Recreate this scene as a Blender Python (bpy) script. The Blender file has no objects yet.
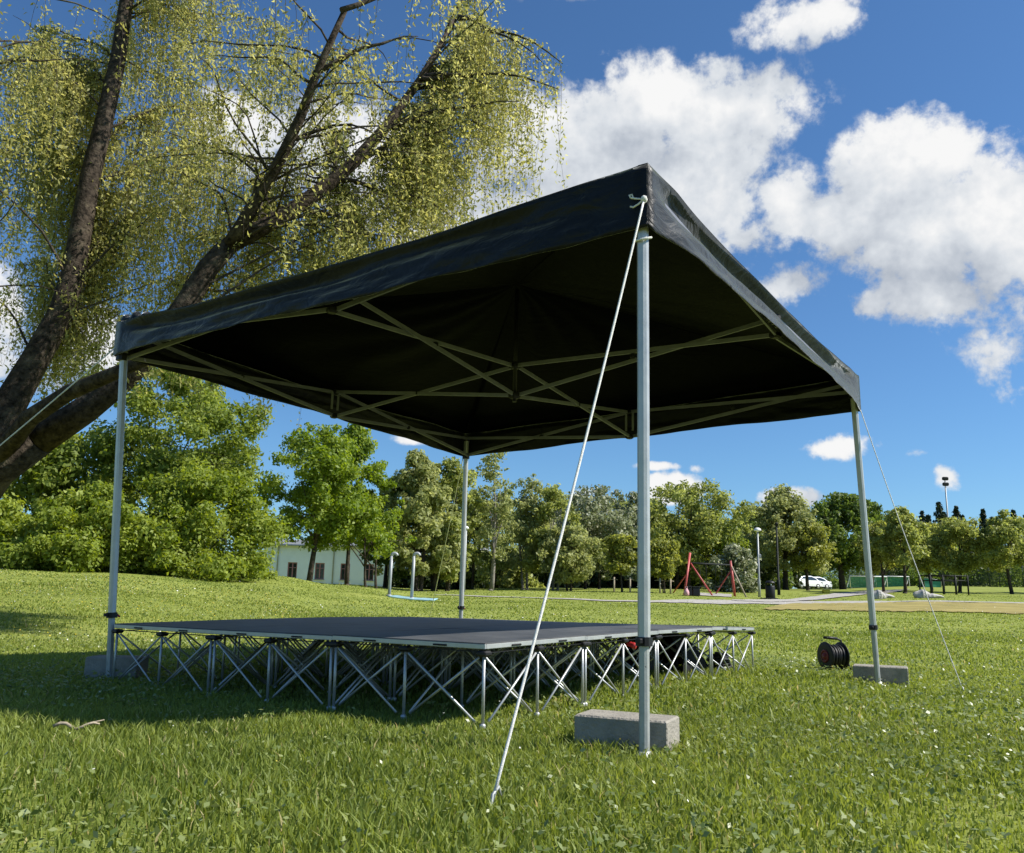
import bpy, math, random
import numpy as np
from mathutils import Vector, Matrix
random.seed(7)
RNG = np.random.default_rng(11)
C = bpy.context.scene.collection
SC = bpy.context.scene

# ------------------------------------------------------------------ camera
F_PX, PITCH, ROLL, HC = 851.8, .199, .024, .608
CX, CY = 513.5, 427.0
cp, sp, cr_, sr_ = math.cos(PITCH), math.sin(PITCH), math.cos(ROLL), math.sin(ROLL)
def ray(u, v):
    a, b = u-CX, v-CY
    X = (a*cr_+b*sr_)/F_PX; Y = (-a*sr_+b*cr_)/F_PX
    return Vector((X, cp+Y*sp, sp-Y*cp))
def at(u, v, y):
    r = ray(u, v); t = y/r.y
    return Vector((r.x*t, y, HC+r.z*t))
def u_of(x, y):                       # bearing expressed as a column, good enough for the terrain table
    return CX + F_PX*x/(.985*np.maximum(y, .05))
def horizon_v(u):
    lo, hi = 500., 700.
    for _ in range(30):
        m = (lo+hi)/2
        if ray(u, m).z > 0: lo = m
        else: hi = m
    return lo
cam = bpy.data.cameras.new('camera'); co = bpy.data.objects.new('camera', cam); C.objects.link(co)
right0 = Vector((1, 0, 0)); up0 = Vector((0, -sp, cp)); fwd = Vector((0, cp, sp))
right = right0*cr_ + up0*sr_; up = up0*cr_ - right0*sr_
co.matrix_world = Matrix(((right.x, up.x, -fwd.x, 0), (right.y, up.y, -fwd.y, 0), (right.z, up.z, -fwd.z, HC), (0, 0, 0, 1)))
cam.sensor_fit = 'HORIZONTAL'; cam.sensor_width = 36; cam.lens = 36*F_PX/1024
cam.shift_x = -1.5/1024; cam.shift_y = .5/1024
cam.clip_start = .05; cam.clip_end = 3000
SC.camera = co

# ------------------------------------------------------------------ object helpers
def tag(o, label=None, cat=None, group=None, kind=None):
    if label: o['label'] = label
    if cat: o['category'] = cat
    if group: o['group'] = group
    if kind: o['kind'] = kind
    return o
def empty(name, loc, label, cat, group=None, rz=0):
    o = bpy.data.objects.new(name, None); C.objects.link(o)
    o.location = loc; o.rotation_euler = (0, 0, rz); o.empty_display_size = .2
    return tag(o, label, cat, group)
def link(name, me, parent=None):
    o = bpy.data.objects.new(name, me); C.objects.link(o)
    if parent is not None: o.parent = parent
    return o
class MB:
    """collects shapes in one coordinate frame and links them as ONE mesh object"""
    def __init__(s): s.v = []; s.f = []; s.sm = []
    def add(s, vs, fs, smooth=False):
        b = len(s.v); s.v += [tuple(p) for p in vs]; s.f += [tuple(b+i for i in f) for f in fs]; s.sm += [smooth]*len(fs)
        return s
    def box(s, c, size, rot=None, bev=0, taper=(1, 1)):
        c = Vector(c); hx, hy, hz = (d/2 for d in size)
        M = rot if rot is not None else Matrix.Identity(3)
        if bev <= 0:
            vs = [(x*hx*(taper[0] if z > 0 else 1), y*hy*(taper[1] if z > 0 else 1), z*hz) for z in (-1, 1) for x, y in ((-1, -1), (1, -1), (1, 1), (-1, 1))]
            fs = [(0, 3, 2, 1), (4, 5, 6, 7), (0, 1, 5, 4), (1, 2, 6, 5), (2, 3, 7, 6), (3, 0, 4, 7)]
        else:
            vs = []; b = min(bev, hx*.9, hy*.9, hz*.9)
            for (z, dx) in ((-hz, b), (-hz+b, 0), (hz-b, 0), (hz, b)):
                for (sx, sy) in ((-1, -1), (1, -1), (1, 1), (-1, 1)):
                    ex, ey = hx-dx, hy-dx
                    k = b*.6
                    tt = taper if z > 0 else (1, 1)
                    p = [(sx*(ex-k), sy*ey), (sx*ex, sy*(ey-k))]
                    if sx*sy > 0: p = p[::-1] if sx < 0 else p[::-1]
                    # keep counter-clockwise order
                    if (sx, sy) == (-1, -1): p = [(-ex, -ey+k), (-ex+k, -ey)]
                    if (sx, sy) == (1, -1): p = [(ex-k, -ey), (ex, -ey+k)]
                    if (sx, sy) == (1, 1): p = [(ex, ey-k), (ex-k, ey)]
                    if (sx, sy) == (-1, 1): p = [(-ex+k, ey), (-ex, ey-k)]
                    vs += [(q[0]*tt[0], q[1]*tt[1], z) for q in p]
            fs = []
            for r in range(3):
                for i in range(8): fs.append((r*8+i, r*8+(i+1) % 8, (r+1)*8+(i+1) % 8, (r+1)*8+i))
            fs.append(tuple(reversed(range(8)))); fs.append(tuple(range(24, 32)))
        return s.add([c+M @ Vector(v) for v in vs], fs)
    def tube(s, pts, radii, n=8, caps=True, smooth=True):
        pts = [Vector(p) for p in pts]
        if not hasattr(radii, '__len__'): radii = [radii]*len(pts)
        vs = []; ref = None
        for i, p in enumerate(pts):
            d = (pts[min(i+1, len(pts)-1)]-pts[max(i-1, 0)]).normalized()
            if ref is None:
                ref = Vector((0, 0, 1)) if abs(d.z) < .9 else Vector((1, 0, 0))
            a = (ref-d*ref.dot(d)).normalized(); b = d.cross(a); ref = a
            for k in range(n):
                t = 2*math.pi*(k+.5)/n
                vs.append(p+(a*math.cos(t)+b*math.sin(t))*radii[i])
        fs = [(i*n+k, i*n+(k+1) % n, (i+1)*n+(k+1) % n, (i+1)*n+k) for i in range(len(pts)-1) for k in range(n)]
        s.add(vs, fs, smooth)
        if caps:
            b = len(s.v)-len(vs)
            s.f.append(tuple(b+k for k in reversed(range(n)))); s.f.append(tuple(b+(len(pts)-1)*n+k for k in range(n))); s.sm += [False, False]
        return s
    def bar(s, p0, p1, w, h, upv=(0, 0, 1)):
        p0, p1 = Vector(p0), Vector(p1); d = (p1-p0).normalized(); upv = Vector(upv)
        x = d.cross(upv)
        if x.length < 1e-3: x = d.cross(Vector((1, 0, 0)))
        x.normalize(); z = x.cross(d)
        M = Matrix((x, d, z)).transposed()
        return s.box((p0+p1)/2, (w, (p1-p0).length, h), M)
    def lathe(s, c, prof, n=16, axis=(0, 0, 1), smooth=True):
        ax = Vector(axis).normalized(); q = Vector((0, 0, 1)).rotation_difference(ax).to_matrix(); c = Vector(c)
        vs = [c+q @ Vector((r*math.cos(2*math.pi*k/n), r*math.sin(2*math.pi*k/n), z)) for r, z in prof for k in range(n)]
        m = len(prof)
        fs = [(i*n+k, i*n+(k+1) % n, (i+1)*n+(k+1) % n, (i+1)*n+k) for i in range(m-1) for k in range(n)]
        fs += [tuple(reversed(range(n))), tuple((m-1)*n+k for k in range(n))]
        return s.add(vs, fs, smooth)
    def grid(s, P, smooth=True):          # P[i][j] points
        n, m = len(P), len(P[0])
        return s.add([p for r in P for p in r], [(i*m+j, (i+1)*m+j, (i+1)*m+j+1, i*m+j+1) for i in range(n-1) for j in range(m-1)], smooth)
    def mesh(s, name, mat, off=(0, 0, 0)):
        me = bpy.data.meshes.new(name)
        ox, oy, oz = off
        me.from_pydata([(x-ox, y-oy, z-oz) for x, y, z in s.v], [], s.f)
        me.polygons.foreach_set('use_smooth', s.sm)
        mats = mat if isinstance(mat, (list, tuple)) else [mat]
        for m in mats: me.materials.append(m)
        me.update()
        return me
    def build(s, name, mat, parent=None, local=False):
        off = (0, 0, 0)
        if parent is not None and not local:
            off = parent.location if parent.parent is None else tuple(parent.location+parent.parent.location)
        return link(name, s.mesh(name, mat, off), parent)
def np_mesh(name, verts, quads, mat, var=None, tris=None):
    """fast mesh from numpy arrays; var = one value per vertex, stored as attribute 'var'"""
    me = bpy.data.meshes.new(name)
    verts = np.asarray(verts, np.float32); nq = len(quads); nt = 0 if tris is None else len(tris)
    me.vertices.add(len(verts)); me.vertices.foreach_set('co', verts.ravel())
    loops = np.asarray(quads, np.int32).ravel(); starts = np.arange(nq, dtype=np.int32)*4
    if nt:
        starts = np.concatenate([starts, nq*4+np.arange(nt, dtype=np.int32)*3]); loops = np.concatenate([loops, np.asarray(tris, np.int32).ravel()])
    me.loops.add(len(loops)); me.loops.foreach_set('vertex_index', loops.astype(np.int32))
    me.polygons.add(nq+nt); me.polygons.foreach_set('loop_start', starts.astype(np.int32))
    if var is not None:
        at_ = me.attributes.new('var', 'FLOAT', 'POINT'); at_.data.foreach_set('value', np.asarray(var, np.float32))
    me.materials.append(mat); me.update(calc_edges=True)
    return me

# ------------------------------------------------------------------ materials
def nodes_of(name):
    m = bpy.data.materials.new(name); m.use_nodes = True
    nt = m.node_tree; b = nt.nodes['Principled BSDF']
    return m, nt, b
def N(nt, typ, **kw):
    n = nt.nodes.new(typ)
    for k, v in kw.items():
        if k.startswith('i_'): n.inputs[k[2:].replace('_', ' ')].default_value = v
        else: setattr(n, k, v)
    return n
def mat(name, col, rough=.5, metal=0, var=.12, scale=8, bump=0, bscale=60, spec=.5, dirt=None):
    """principled with a noise-broken colour, roughness and optional bump"""
    m, nt, b = nodes_of(name); L = nt.links.new
    tc = N(nt, 'ShaderNodeTexCoord')
    no = N(nt, 'ShaderNodeTexNoise', i_Scale=scale, i_Detail=5.0, i_Roughness=.6)
    L(tc.outputs['Object'], no.inputs['Vector'])
    r = N(nt, 'ShaderNodeValToRGB')
    c = np.array(col)
    r.color_ramp.elements[0].color = (*np.clip(c*(1-var), 0, 1), 1); r.color_ramp.elements[1].color = (*np.clip(c*(1+var), 0, 1), 1)
    r.color_ramp.elements[0].position = .3; r.color_ramp.elements[1].position = .7
    L(no.outputs['Fac'], r.inputs['Fac'])
    src = r.outputs['Color']
    if dirt:
        n2 = N(nt, 'ShaderNodeTexNoise', i_Scale=scale*.35, i_Detail=7.0, i_Roughness=.7); L(tc.outputs['Object'], n2.inputs['Vector'])
        r2 = N(nt, 'ShaderNodeValToRGB'); r2.color_ramp.elements[0].position = .52; r2.color_ramp.elements[1].position = .72
        L(n2.outputs['Fac'], r2.inputs['Fac'])
        mx = N(nt, 'ShaderNodeMixRGB'); mx.inputs['Color2'].default_value = (*dirt, 1)
        L(r2.outputs['Color'], mx.inputs['Fac']); L(src, mx.inputs['Color1']); src = mx.outputs['Color']
    L(src, b.inputs['Base Color'])
    mr = N(nt, 'ShaderNodeMapRange'); mr.inputs['To Min'].default_value = max(.02, rough-.08); mr.inputs['To Max'].default_value = min(1, rough+.1)
    L(no.outputs['Fac'], mr.inputs['Value']); L(mr.outputs['Result'], b.inputs['Roughness'])
    b.inputs['Metallic'].default_value = metal; b.inputs['Specular IOR Level'].default_value = spec
    if bump:
        n3 = N(nt, 'ShaderNodeTexNoise', i_Scale=bscale, i_Detail=6.0); L(tc.outputs['Object'], n3.inputs['Vector'])
        bp = N(nt, 'ShaderNodeBump', i_Strength=bump, i_Distance=.02); L(n3.outputs['Fac'], bp.inputs['Height']); L(bp.outputs['Normal'], b.inputs['Normal'])
    return m
def leaf_mat(name, dark, light, trans=.45, rough=.5, spec=.25):
    m, nt, b = nodes_of(name); L = nt.links.new
    a = N(nt, 'ShaderNodeAttribute'); a.attribute_name = 'var'
    r = N(nt, 'ShaderNodeValToRGB'); r.color_ramp.elements[0].color = (*dark, 1); r.color_ramp.elements[1].color = (*light, 1)
    L(a.outputs['Fac'], r.inputs['Fac']); L(r.outputs['Color'], b.inputs['Base Color'])
    b.inputs['Roughness'].default_value = rough; b.inputs['Specular IOR Level'].default_value = spec
    tr = N(nt, 'ShaderNodeBsdfTranslucent')
    hs = N(nt, 'ShaderNodeHueSaturation'); hs.inputs['Hue'].default_value = .488; hs.inputs['Saturation'].default_value = 1.15; hs.inputs['Value'].default_value = 1.25
    L(r.outputs['Color'], hs.inputs['Color']); L(hs.outputs['Color'], tr.inputs['Color'])
    mx = N(nt, 'ShaderNodeMixShader'); mx.inputs['Fac'].default_value = trans
    L(b.outputs['BSDF'], mx.inputs[1]); L(tr.outputs['BSDF'], mx.inputs[2])
    L(mx.outputs['Shader'], nt.nodes['Material Output'].inputs['Surface'])
    return m
M_alu = mat('aluminium', (.44, .45, .45), .40, .45, .10, 14, .04, 120)
M_alu_dull = mat('dull_aluminium', (.38, .395, .385), .48, .4, .12, 20, .05, 90)
M_truss = mat('truss_steel', (.195, .20, .235), .5, .35, .15, 12)
M_blackplastic = mat('black_plastic', (.008, .008, .009), .5, 0, .2, 20, spec=.35)
M_rope = mat('white_rope', (.74, .73, .69), .8, 0, .12, 60, .5, 400)
M_rope_y = mat('pale_yellow_rope', (.55, .55, .25), .8, 0, .12, 60)
M_concrete = mat('concrete', (.28, .26, .22), .9, 0, .16, 9, .5, 70, .2, dirt=(.16, .15, .13))
M_black = mat('black_cloth', (.010, .010, .012), .8, 0, .3, 14, .4, 30, .2)
M_red = mat('red_plastic', (.45, .03, .03), .4, 0, .15, 20)
M_darkred = mat('dark_red_plastic', (.16, .015, .015), .5, 0, .15, 20)
M_redpaint = mat('faded_red_paint', (.42, .07, .06), .5, 0, .2, 9)
M_wood = mat('grey_wood', (.34, .28, .20), .8, 0, .25, 12, .3, 50)
M_bark = mat('dark_bark', (.055, .045, .035), .95, 0, .5, 7, 1.0, 18, .1, dirt=(.10, .095, .07))
M_barkw = mat('willow_bark', (.042, .033, .025), .95, 0, .8, 16, 1.0, 26, .1, dirt=(.12, .10, .07))
M_barkb = mat('pale_bark', (.22, .20, .17), .9, 0, .4, 4, .6, 18, .1, dirt=(.06, .055, .05))
M_galv = mat('galvanised_steel', (.33, .345, .35), .55, .3, .12, 6)
M_darkpole = mat('dark_green_steel', (.010, .013, .012), .7, 0, .2, 6, spec=.25)
M_white = mat('white_enamel', (.78, .78, .76), .35, 0, .05, 6)
M_carpaint = mat('white_car_paint', (.72, .73, .74), .18, 0, .03, 3)
M_glass = mat('dark_glass', (.02, .025, .03), .08, 0, .1, 3, spec=.9)
M_tyre = mat('tyre_rubber', (.015, .015, .015), .8, 0, .2, 20)
M_wall = mat('pale_mint_render', (.79, .84, .85), .85, 0, .05, 1.2, .1, 20, .2)
M_plinth = mat('grey_plinth', (.42, .44, .43), .9, 0, .08, 2)
M_roof = mat('grey_sheet_roof', (.20, .21, .21), .6, .2, .12, 2)
M_frame_red = mat('faded_red_window_frame', (.34, .15, .15), .6, 0, .1, 5)
M_mat_blue = mat('pale_blue_mat', (.24, .40, .44), .8, 0, .08, 4)
M_net = mat('green_net', (.05, .27, .17), .8, 0, .2, 4)
M_stone = mat('pale_boulder', (.42, .40, .37), .9, 0, .2, 3, .5, 10, .2)
M_fence = mat('fence_wire', (.06, .075, .065), .6, .3, .2, 4)
M_yellow = mat('yellow_plastic', (.60, .48, .05), .5, 0, .1, 6)
M_pink = mat('pink_cloth', (.65, .35, .38), .8, 0, .1, 10)
M_gravel = mat('pale_gravel', (.36, .34, .31), .95, 0, .18, 5, .4, 60, .1, dirt=(.24, .23, .18))
M_dry = mat('dry_grass', (.28, .235, .085), .95, 0, .22, .8, .6, 25, .1, dirt=(.16, .15, .045))
def deck_material():
    m, nt, b = nodes_of('black_deck_plywood'); L = nt.links.new
    tc = N(nt, 'ShaderNodeTexCoord')
    n1 = N(nt, 'ShaderNodeTexNoise', i_Scale=3.0, i_Detail=8.0, i_Roughness=.65); L(tc.outputs['Object'], n1.inputs['Vector'])
    mp = N(nt, 'ShaderNodeMapping'); mp.inputs['Scale'].default_value = (3, 60, 3); L(tc.outputs['Object'], mp.inputs['Vector'])
    n2 = N(nt, 'ShaderNodeTexNoise', i_Scale=1.5, i_Detail=4.0); L(mp.outputs['Vector'], n2.inputs['Vector'])
    r = N(nt, 'ShaderNodeValToRGB'); r.color_ramp.elements[0].color = (.028, .030, .032, 1); r.color_ramp.elements[1].color = (.100, .102, .102, 1)
    r.color_ramp.elements[0].position = .35; r.color_ramp.elements[1].position = .72
    mm = N(nt, 'ShaderNodeMath', operation='ADD'); ml = N(nt, 'ShaderNodeMath', operation='MULTIPLY'); ml.inputs[1].default_value = .35
    L(n2.outputs['Fac'], ml.inputs[0]); L(n1.outputs['Fac'], mm.inputs[0]); L(ml.outputs[0], mm.inputs[1])
    m2 = N(nt, 'ShaderNodeMath', operation='MULTIPLY'); m2.inputs[1].default_value = .78; L(mm.outputs[0], m2.inputs[0])
    L(m2.outputs[0], r.inputs['Fac']); L(r.outputs['Color'], b.inputs['Base Color'])
    b.inputs['Roughness'].default_value = .55; b.inputs['Specular IOR Level'].default_value = .4
    n3 = N(nt, 'ShaderNodeTexNoise', i_Scale=160.0, i_Detail=3.0); L(tc.outputs['Object'], n3.inputs['Vector'])
    bp = N(nt, 'ShaderNodeBump', i_Strength=.25, i_Distance=.004); L(n3.outputs['Fac'], bp.inputs['Height']); L(bp.outputs['Normal'], b.inputs['Normal'])
    return m
M_deck = deck_material()
def fabric_material(name, spec, sheen, wrinkle=1.):
    m, nt, b = nodes_of(name); L = nt.links.new
    tc = N(nt, 'ShaderNodeTexCoord')
    n1 = N(nt, 'ShaderNodeTexNoise', i_Scale=2.2, i_Detail=7.0, i_Roughness=.62, i_Distortion=.6); L(tc.outputs['Object'], n1.inputs['Vector'])
    r = N(nt, 'ShaderNodeValToRGB'); r.color_ramp.elements[0].color = (.0014, .0016, .0022, 1); r.color_ramp.elements[1].color = (.0038, .0040, .0050, 1)
    L(n1.outputs['Fac'], r.inputs['Fac']); L(r.outputs['Color'], b.inputs['Base Color'])
    b.inputs['Roughness'].default_value = .45; b.inputs['Specular IOR Level'].default_value = spec
    b.inputs['Sheen Weight'].default_value = sheen; b.inputs['Sheen Roughness'].default_value = .35; b.inputs['Sheen Tint'].default_value = (.9, .95, 1, 1)
    mp = N(nt, 'ShaderNodeMapping'); mp.inputs['Scale'].default_value = (1, 1, 2.5); L(tc.outputs['Object'], mp.inputs['Vector'])
    n2 = N(nt, 'ShaderNodeTexNoise', i_Scale=5.0, i_Detail=4.0, i_Distortion=1.5); L(mp.outputs['Vector'], n2.inputs['Vector'])
    bp = N(nt, 'ShaderNodeBump', i_Strength=.55*wrinkle, i_Distance=.03); L(n2.outputs['Fac'], bp.inputs['Height'])
    n3 = N(nt, 'ShaderNodeTexNoise', i_Scale=28.0, i_Detail=5.0, i_Distortion=1.0); L(tc.outputs['Object'], n3.inputs['Vector'])
    bp2 = N(nt, 'ShaderNodeBump', i_Strength=.3*wrinkle, i_Distance=.006); L(n3.outputs['Fac'], bp2.inputs['Height']); L(bp.outputs['Normal'], bp2.inputs['Normal'])
    L(bp2.outputs['Normal'], b.inputs['Normal'])
    tr = N(nt, 'ShaderNodeBsdfTranslucent'); tr.inputs['Color'].default_value = (.0006, .0009, .0006, 1)
    ad = N(nt, 'ShaderNodeAddShader'); L(b.outputs['BSDF'], ad.inputs[0]); L(tr.outputs['BSDF'], ad.inputs[1])
    L(ad.outputs['Shader'], nt.nodes['Material Output'].inputs['Surface'])
    return m
M_fabric = fabric_material('black_coated_fabric', .20, .62, .7); M_roof_fabric = fabric_material('black_roof_fabric', .016, 0, .4)
def ground_material():
    m, nt, b = nodes_of('lawn'); L = nt.links.new
    tc = N(nt, 'ShaderNodeTexCoord')
    n1 = N(nt, 'ShaderNodeTexNoise', i_Scale=.35, i_Detail=6.0, i_Roughness=.6); L(tc.outputs['Object'], n1.inputs['Vector'])
    n2 = N(nt, 'ShaderNodeTexNoise', i_Scale=9.0, i_Detail=8.0, i_Roughness=.75); L(tc.outputs['Object'], n2.inputs['Vector'])
    mx = N(nt, 'ShaderNodeMath', operation='ADD'); L(n1.outputs['Fac'], mx.inputs[0]); L(n2.outputs['Fac'], mx.inputs[1])
    mh = N(nt, 'ShaderNodeMath', operation='MULTIPLY'); mh.inputs[1].default_value = .5; L(mx.outputs[0], mh.inputs[0])
    r = N(nt, 'ShaderNodeValToRGB')
    e = r.color_ramp.elements; e[0].position = .33; e[0].color = (.130, .165, .028, 1); e[1].position = .68; e[1].color = (.300, .320, .080, 1)
    k = e.new(.5); k.color = (.205, .240, .050, 1)
    L(mh.outputs[0], r.inputs['Fac']); L(r.outputs['Color'], b.inputs['Base Color'])
    b.inputs['Roughness'].default_value = .95; b.inputs['Specular IOR Level'].default_value = .1
    bp = N(nt, 'ShaderNodeBump', i_Strength=.6, i_Distance=.04); L(n2.outputs['Fac'], bp.inputs['Height']); L(bp.outputs['Normal'], b.inputs['Normal'])
    return m
M_lawn = ground_material()

# ------------------------------------------------------------------ stage and terrain numbers
S_YAW = .585; S0 = Vector((-.109, 4.138, 0))
eL = Vector((-math.cos(S_YAW), math.sin(S_YAW), 0)); eR = Vector((math.sin(S_YAW), math.cos(S_YAW), 0))
FOOT_R = [-.01, .02, .048, .06, .05]; FOOT_L = [-.01, 0., -.005, .02]
DECK_R = [.402, .414, .428, .436, .422]; DECK_L = [.402, .396, .388, .386]
def node_xy(i, j): return S0+eL*i+eR*j
def node_z(tabL, tabR, i, j):
    z = tabR[j]+tabL[i]-tabL[0]
    if i and j and tabL is DECK_L: z += .010*math.sin(j*1.1)
    return z
FOOT = [(*node_xy(i, j).xy, node_z(FOOT_L, FOOT_R, i, j)) for i in range(4) for j in range(5)]
T_ROW = np.array([0, 6, 10, 20, 35, 50, 70, 100, 200, 900.])
T_COL = np.array([-250, 100, 280, 340, 430, 550, 640, 800, 950, 1250.])
T_Z = np.array([
    [0, .0, .06, .90, 1.60, 1.90, 2.0, 2.1, 2.2, 4],
    [0, .0, .06, .75, 1.45, 1.60, 1.7, 1.8, 2.0, 4],
    [0, .0, .04, .45, 1.27, 1.40, 1.5, 1.6, 2.0, 4],
    [0, .0, .02, .30, .95, 1.18, 1.4, 1.6, 2.0, 5],
    [0, .0, .02, .20, .62, .95, 1.3, 1.6, 2.5, 6],
    [0, .0, .02, .20, .62, 1.06, 1.6, 2.0, 3.0, 8],
    [0, .0, .00, .15, .58, 1.15, 1.75, 2.3, 3.5, 10],
    [0, .0, .00, .15, .55, .90, 1.80, 2.5, 3.5, 12],
    [0, .0, .00, .15, .60, 1.16, 1.90, 3.1, 6.0, 20],
    [0, .0, .00, .15, .60, 1.16, 1.90, 3.1, 6.0, 20]])
def zt(x, y):
    x = np.asarray(x, float); y = np.asarray(y, float)
    u = np.clip(u_of(x, np.maximum(y, .6)), T_COL[0], T_COL[-1]); d = np.hypot(x*.5, np.maximum(y, 0)) * np.where(y > -2, 1, .2)
    ic = np.clip(np.searchsorted(T_COL, u)-1, 0, len(T_COL)-2); tc = (u-T_COL[ic])/(T_COL[ic+1]-T_COL[ic]); tc = tc*tc*(3-2*tc)
    ir = np.clip(np.searchsorted(T_ROW, d)-1, 0, len(T_ROW)-2); tr = np.clip((d-T_ROW[ir])/(T_ROW[ir+1]-T_ROW[ir]), 0, 1)
    z = (T_Z[ic, ir]*(1-tr)+T_Z[ic, ir+1]*tr)*(1-tc)+(T_Z[ic+1, ir]*(1-tr)+T_Z[ic+1, ir+1]*tr)*tc
    # small swells everywhere, and the lie of the ground under the stage feet
    z = z+.012*np.sin(x*1.3+.4)*np.sin(y*1.1)+.02*np.sin(x*.37+1)*np.sin(y*.29+.7)*np.clip(d/12, 0, 1)
    w = np.zeros_like(z); s = np.zeros_like(z)
    for fx, fy, fz in FOOT:
        k = np.exp(-((x-fx)**2+(y-fy)**2)/.8); w = w+k; s = s+k*fz
    bl = np.clip(w, 0, 1)
    return z*(1-bl)+s/np.maximum(w, 1e-6)*bl
def ztf(x, y): return float(zt(np.array([x]), np.array([y]))[0])
def gpt(u, y):                       # the point of the ground at column u, distance y
    x = 0.
    for _ in range(4):
        z = ztf(x, y); lo, hi = 300., 900.
        for _ in range(26):
            m = (lo+hi)/2
            if at(u, m, y).z > z: lo = m
            else: hi = m
        x = at(u, lo, y).x
    return Vector((x, y, ztf(x, y)))

# the lawn: one polar sheet out to the horizon
def build_ground():
    th = np.concatenate([np.linspace(-math.pi, -.8, 40, endpoint=False), np.linspace(-.8, .8, 260), np.linspace(.8, math.pi, 41)[1:]])
    r = np.concatenate([np.linspace(.3, 12, 90), np.geomspace(12.3, 120, 110), np.geomspace(130, 1500, 24)])
    R, T = np.meshgrid(r, th, indexing='ij'); X = R*np.sin(T); Y = R*np.cos(T)
    Z = zt(X, Y)
    v = np.stack([X, Y, Z], -1).reshape(-1, 3); nr, ntn = len(r), len(th)
    i, j = np.meshgrid(np.arange(nr-1), np.arange(ntn-1), indexing='ij')
    q = np.stack([i*ntn+j, i*ntn+j+1, (i+1)*ntn+j+1, (i+1)*ntn+j], -1).reshape(-1, 4)[:, ::-1]
    v = np.vstack([v, [[0, 0, ztf(0, 0.)]]])
    tri = [(len(v)-1, k+1, k) for k in range(ntn-1)]
    me = np_mesh('lawn', v, q, M_lawn, None, tri); me.polygons.foreach_set('use_smooth', [True]*len(me.polygons))
    tag(link('lawn', me), kind='structure')
build_ground()
def strip(name, poly, material, lift=.03, nx=60, ny=8, rag=1.):
    """a flat strip laid on the lawn between two polylines of (u, distance)"""
    (a, b) = poly
    mb = MB(); P = []
    for i in range(nx+1):
        t = i/nx; row = []
        for j in range(ny+1):
            s = j/ny
            ua = np.interp(t, np.linspace(0, 1, len(a)), [p[0] for p in a]); da = np.interp(t, np.linspace(0, 1, len(a)), [p[1] for p in a])
            ub = np.interp(t, np.linspace(0, 1, len(b)), [p[0] for p in b]); db = np.interp(t, np.linspace(0, 1, len(b)), [p[1] for p in b])
            wob = .25*math.sin(i*1.7)+.2*math.sin(i*.61+2)
            uu, dd = ua*(1-s)+ub*s, da*(1-s)+db*s+wob*rag*(1 if j in (0, ny) else .6)
            x = (uu-CX)/F_PX*.985*dd
            row.append((x, dd, ztf(x, dd)+lift))
        P.append(row)
    mb.grid(P)
    return tag(mb.build(name, material), kind='structure')
strip('gravel_path', ([(440, 37.5), (640, 35), (720, 35), (790, 37), (900, 42.5), (1150, 44)], [(440, 38.2), (640, 36.2), (735, 42), (800, 46), (900, 44), (1150, 46)]), M_gravel, .03)
strip('gravel_path', ([(735, 40.5), (770, 41), (800, 45), (860, 57), (900, 66)], [(735, 43), (790, 49), (835, 60), (880, 72), (915, 80)]), M_gravel, .05)
strip('dry_grass_strip', ([(765, 30.2), (900, 30.5), (1150, 30.5)], [(800, 40.5), (900, 42), (1150, 43.5)]), M_dry, .035, 90, 8, 1.3)
strip('playground_gravel', ([(690, 49), (735, 49)], [(690, 54), (735, 54)]), M_gravel, .04, 12, 4)

# ------------------------------------------------------------------ grass blades
M_blade = leaf_mat('grass_blades', (.105, .155, .026), (.350, .400, .095), .45, .5, .25)
_nt = M_blade.node_tree; _r = [n for n in _nt.nodes if n.type == 'VALTORGB'][0].color_ramp
_r.elements[1].position = .92; _e = _r.elements.new(.97); _e.color = (.50, .43, .20, 1)
M_broad = leaf_mat('broad_leaves', (.100, .150, .035), (.330, .370, .150), .3, .4, .45)
M_petal = leaf_mat('petals', (.55, .42, .02), (.80, .80, .74), .2, .7, .2)
def scatter(n, d0, d1, ua=-170, ub=1200):
    d = np.sqrt(RNG.random(n)*(d1*d1-d0*d0)+d0*d0); u = RNG.random(n)*(ub-ua)+ua
    x = (u-CX)/F_PX*.985*d
    return x, d
def lowfreq(x, y):
    return (np.sin(x*1.7+1.3*np.sin(y*.9))+np.sin(y*2.1+1.1*np.sin(x*1.4+2))+np.sin((x+y)*4.1)*.6+np.sin((x-1.3*y)*6.7)*.5)/3.1
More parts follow.
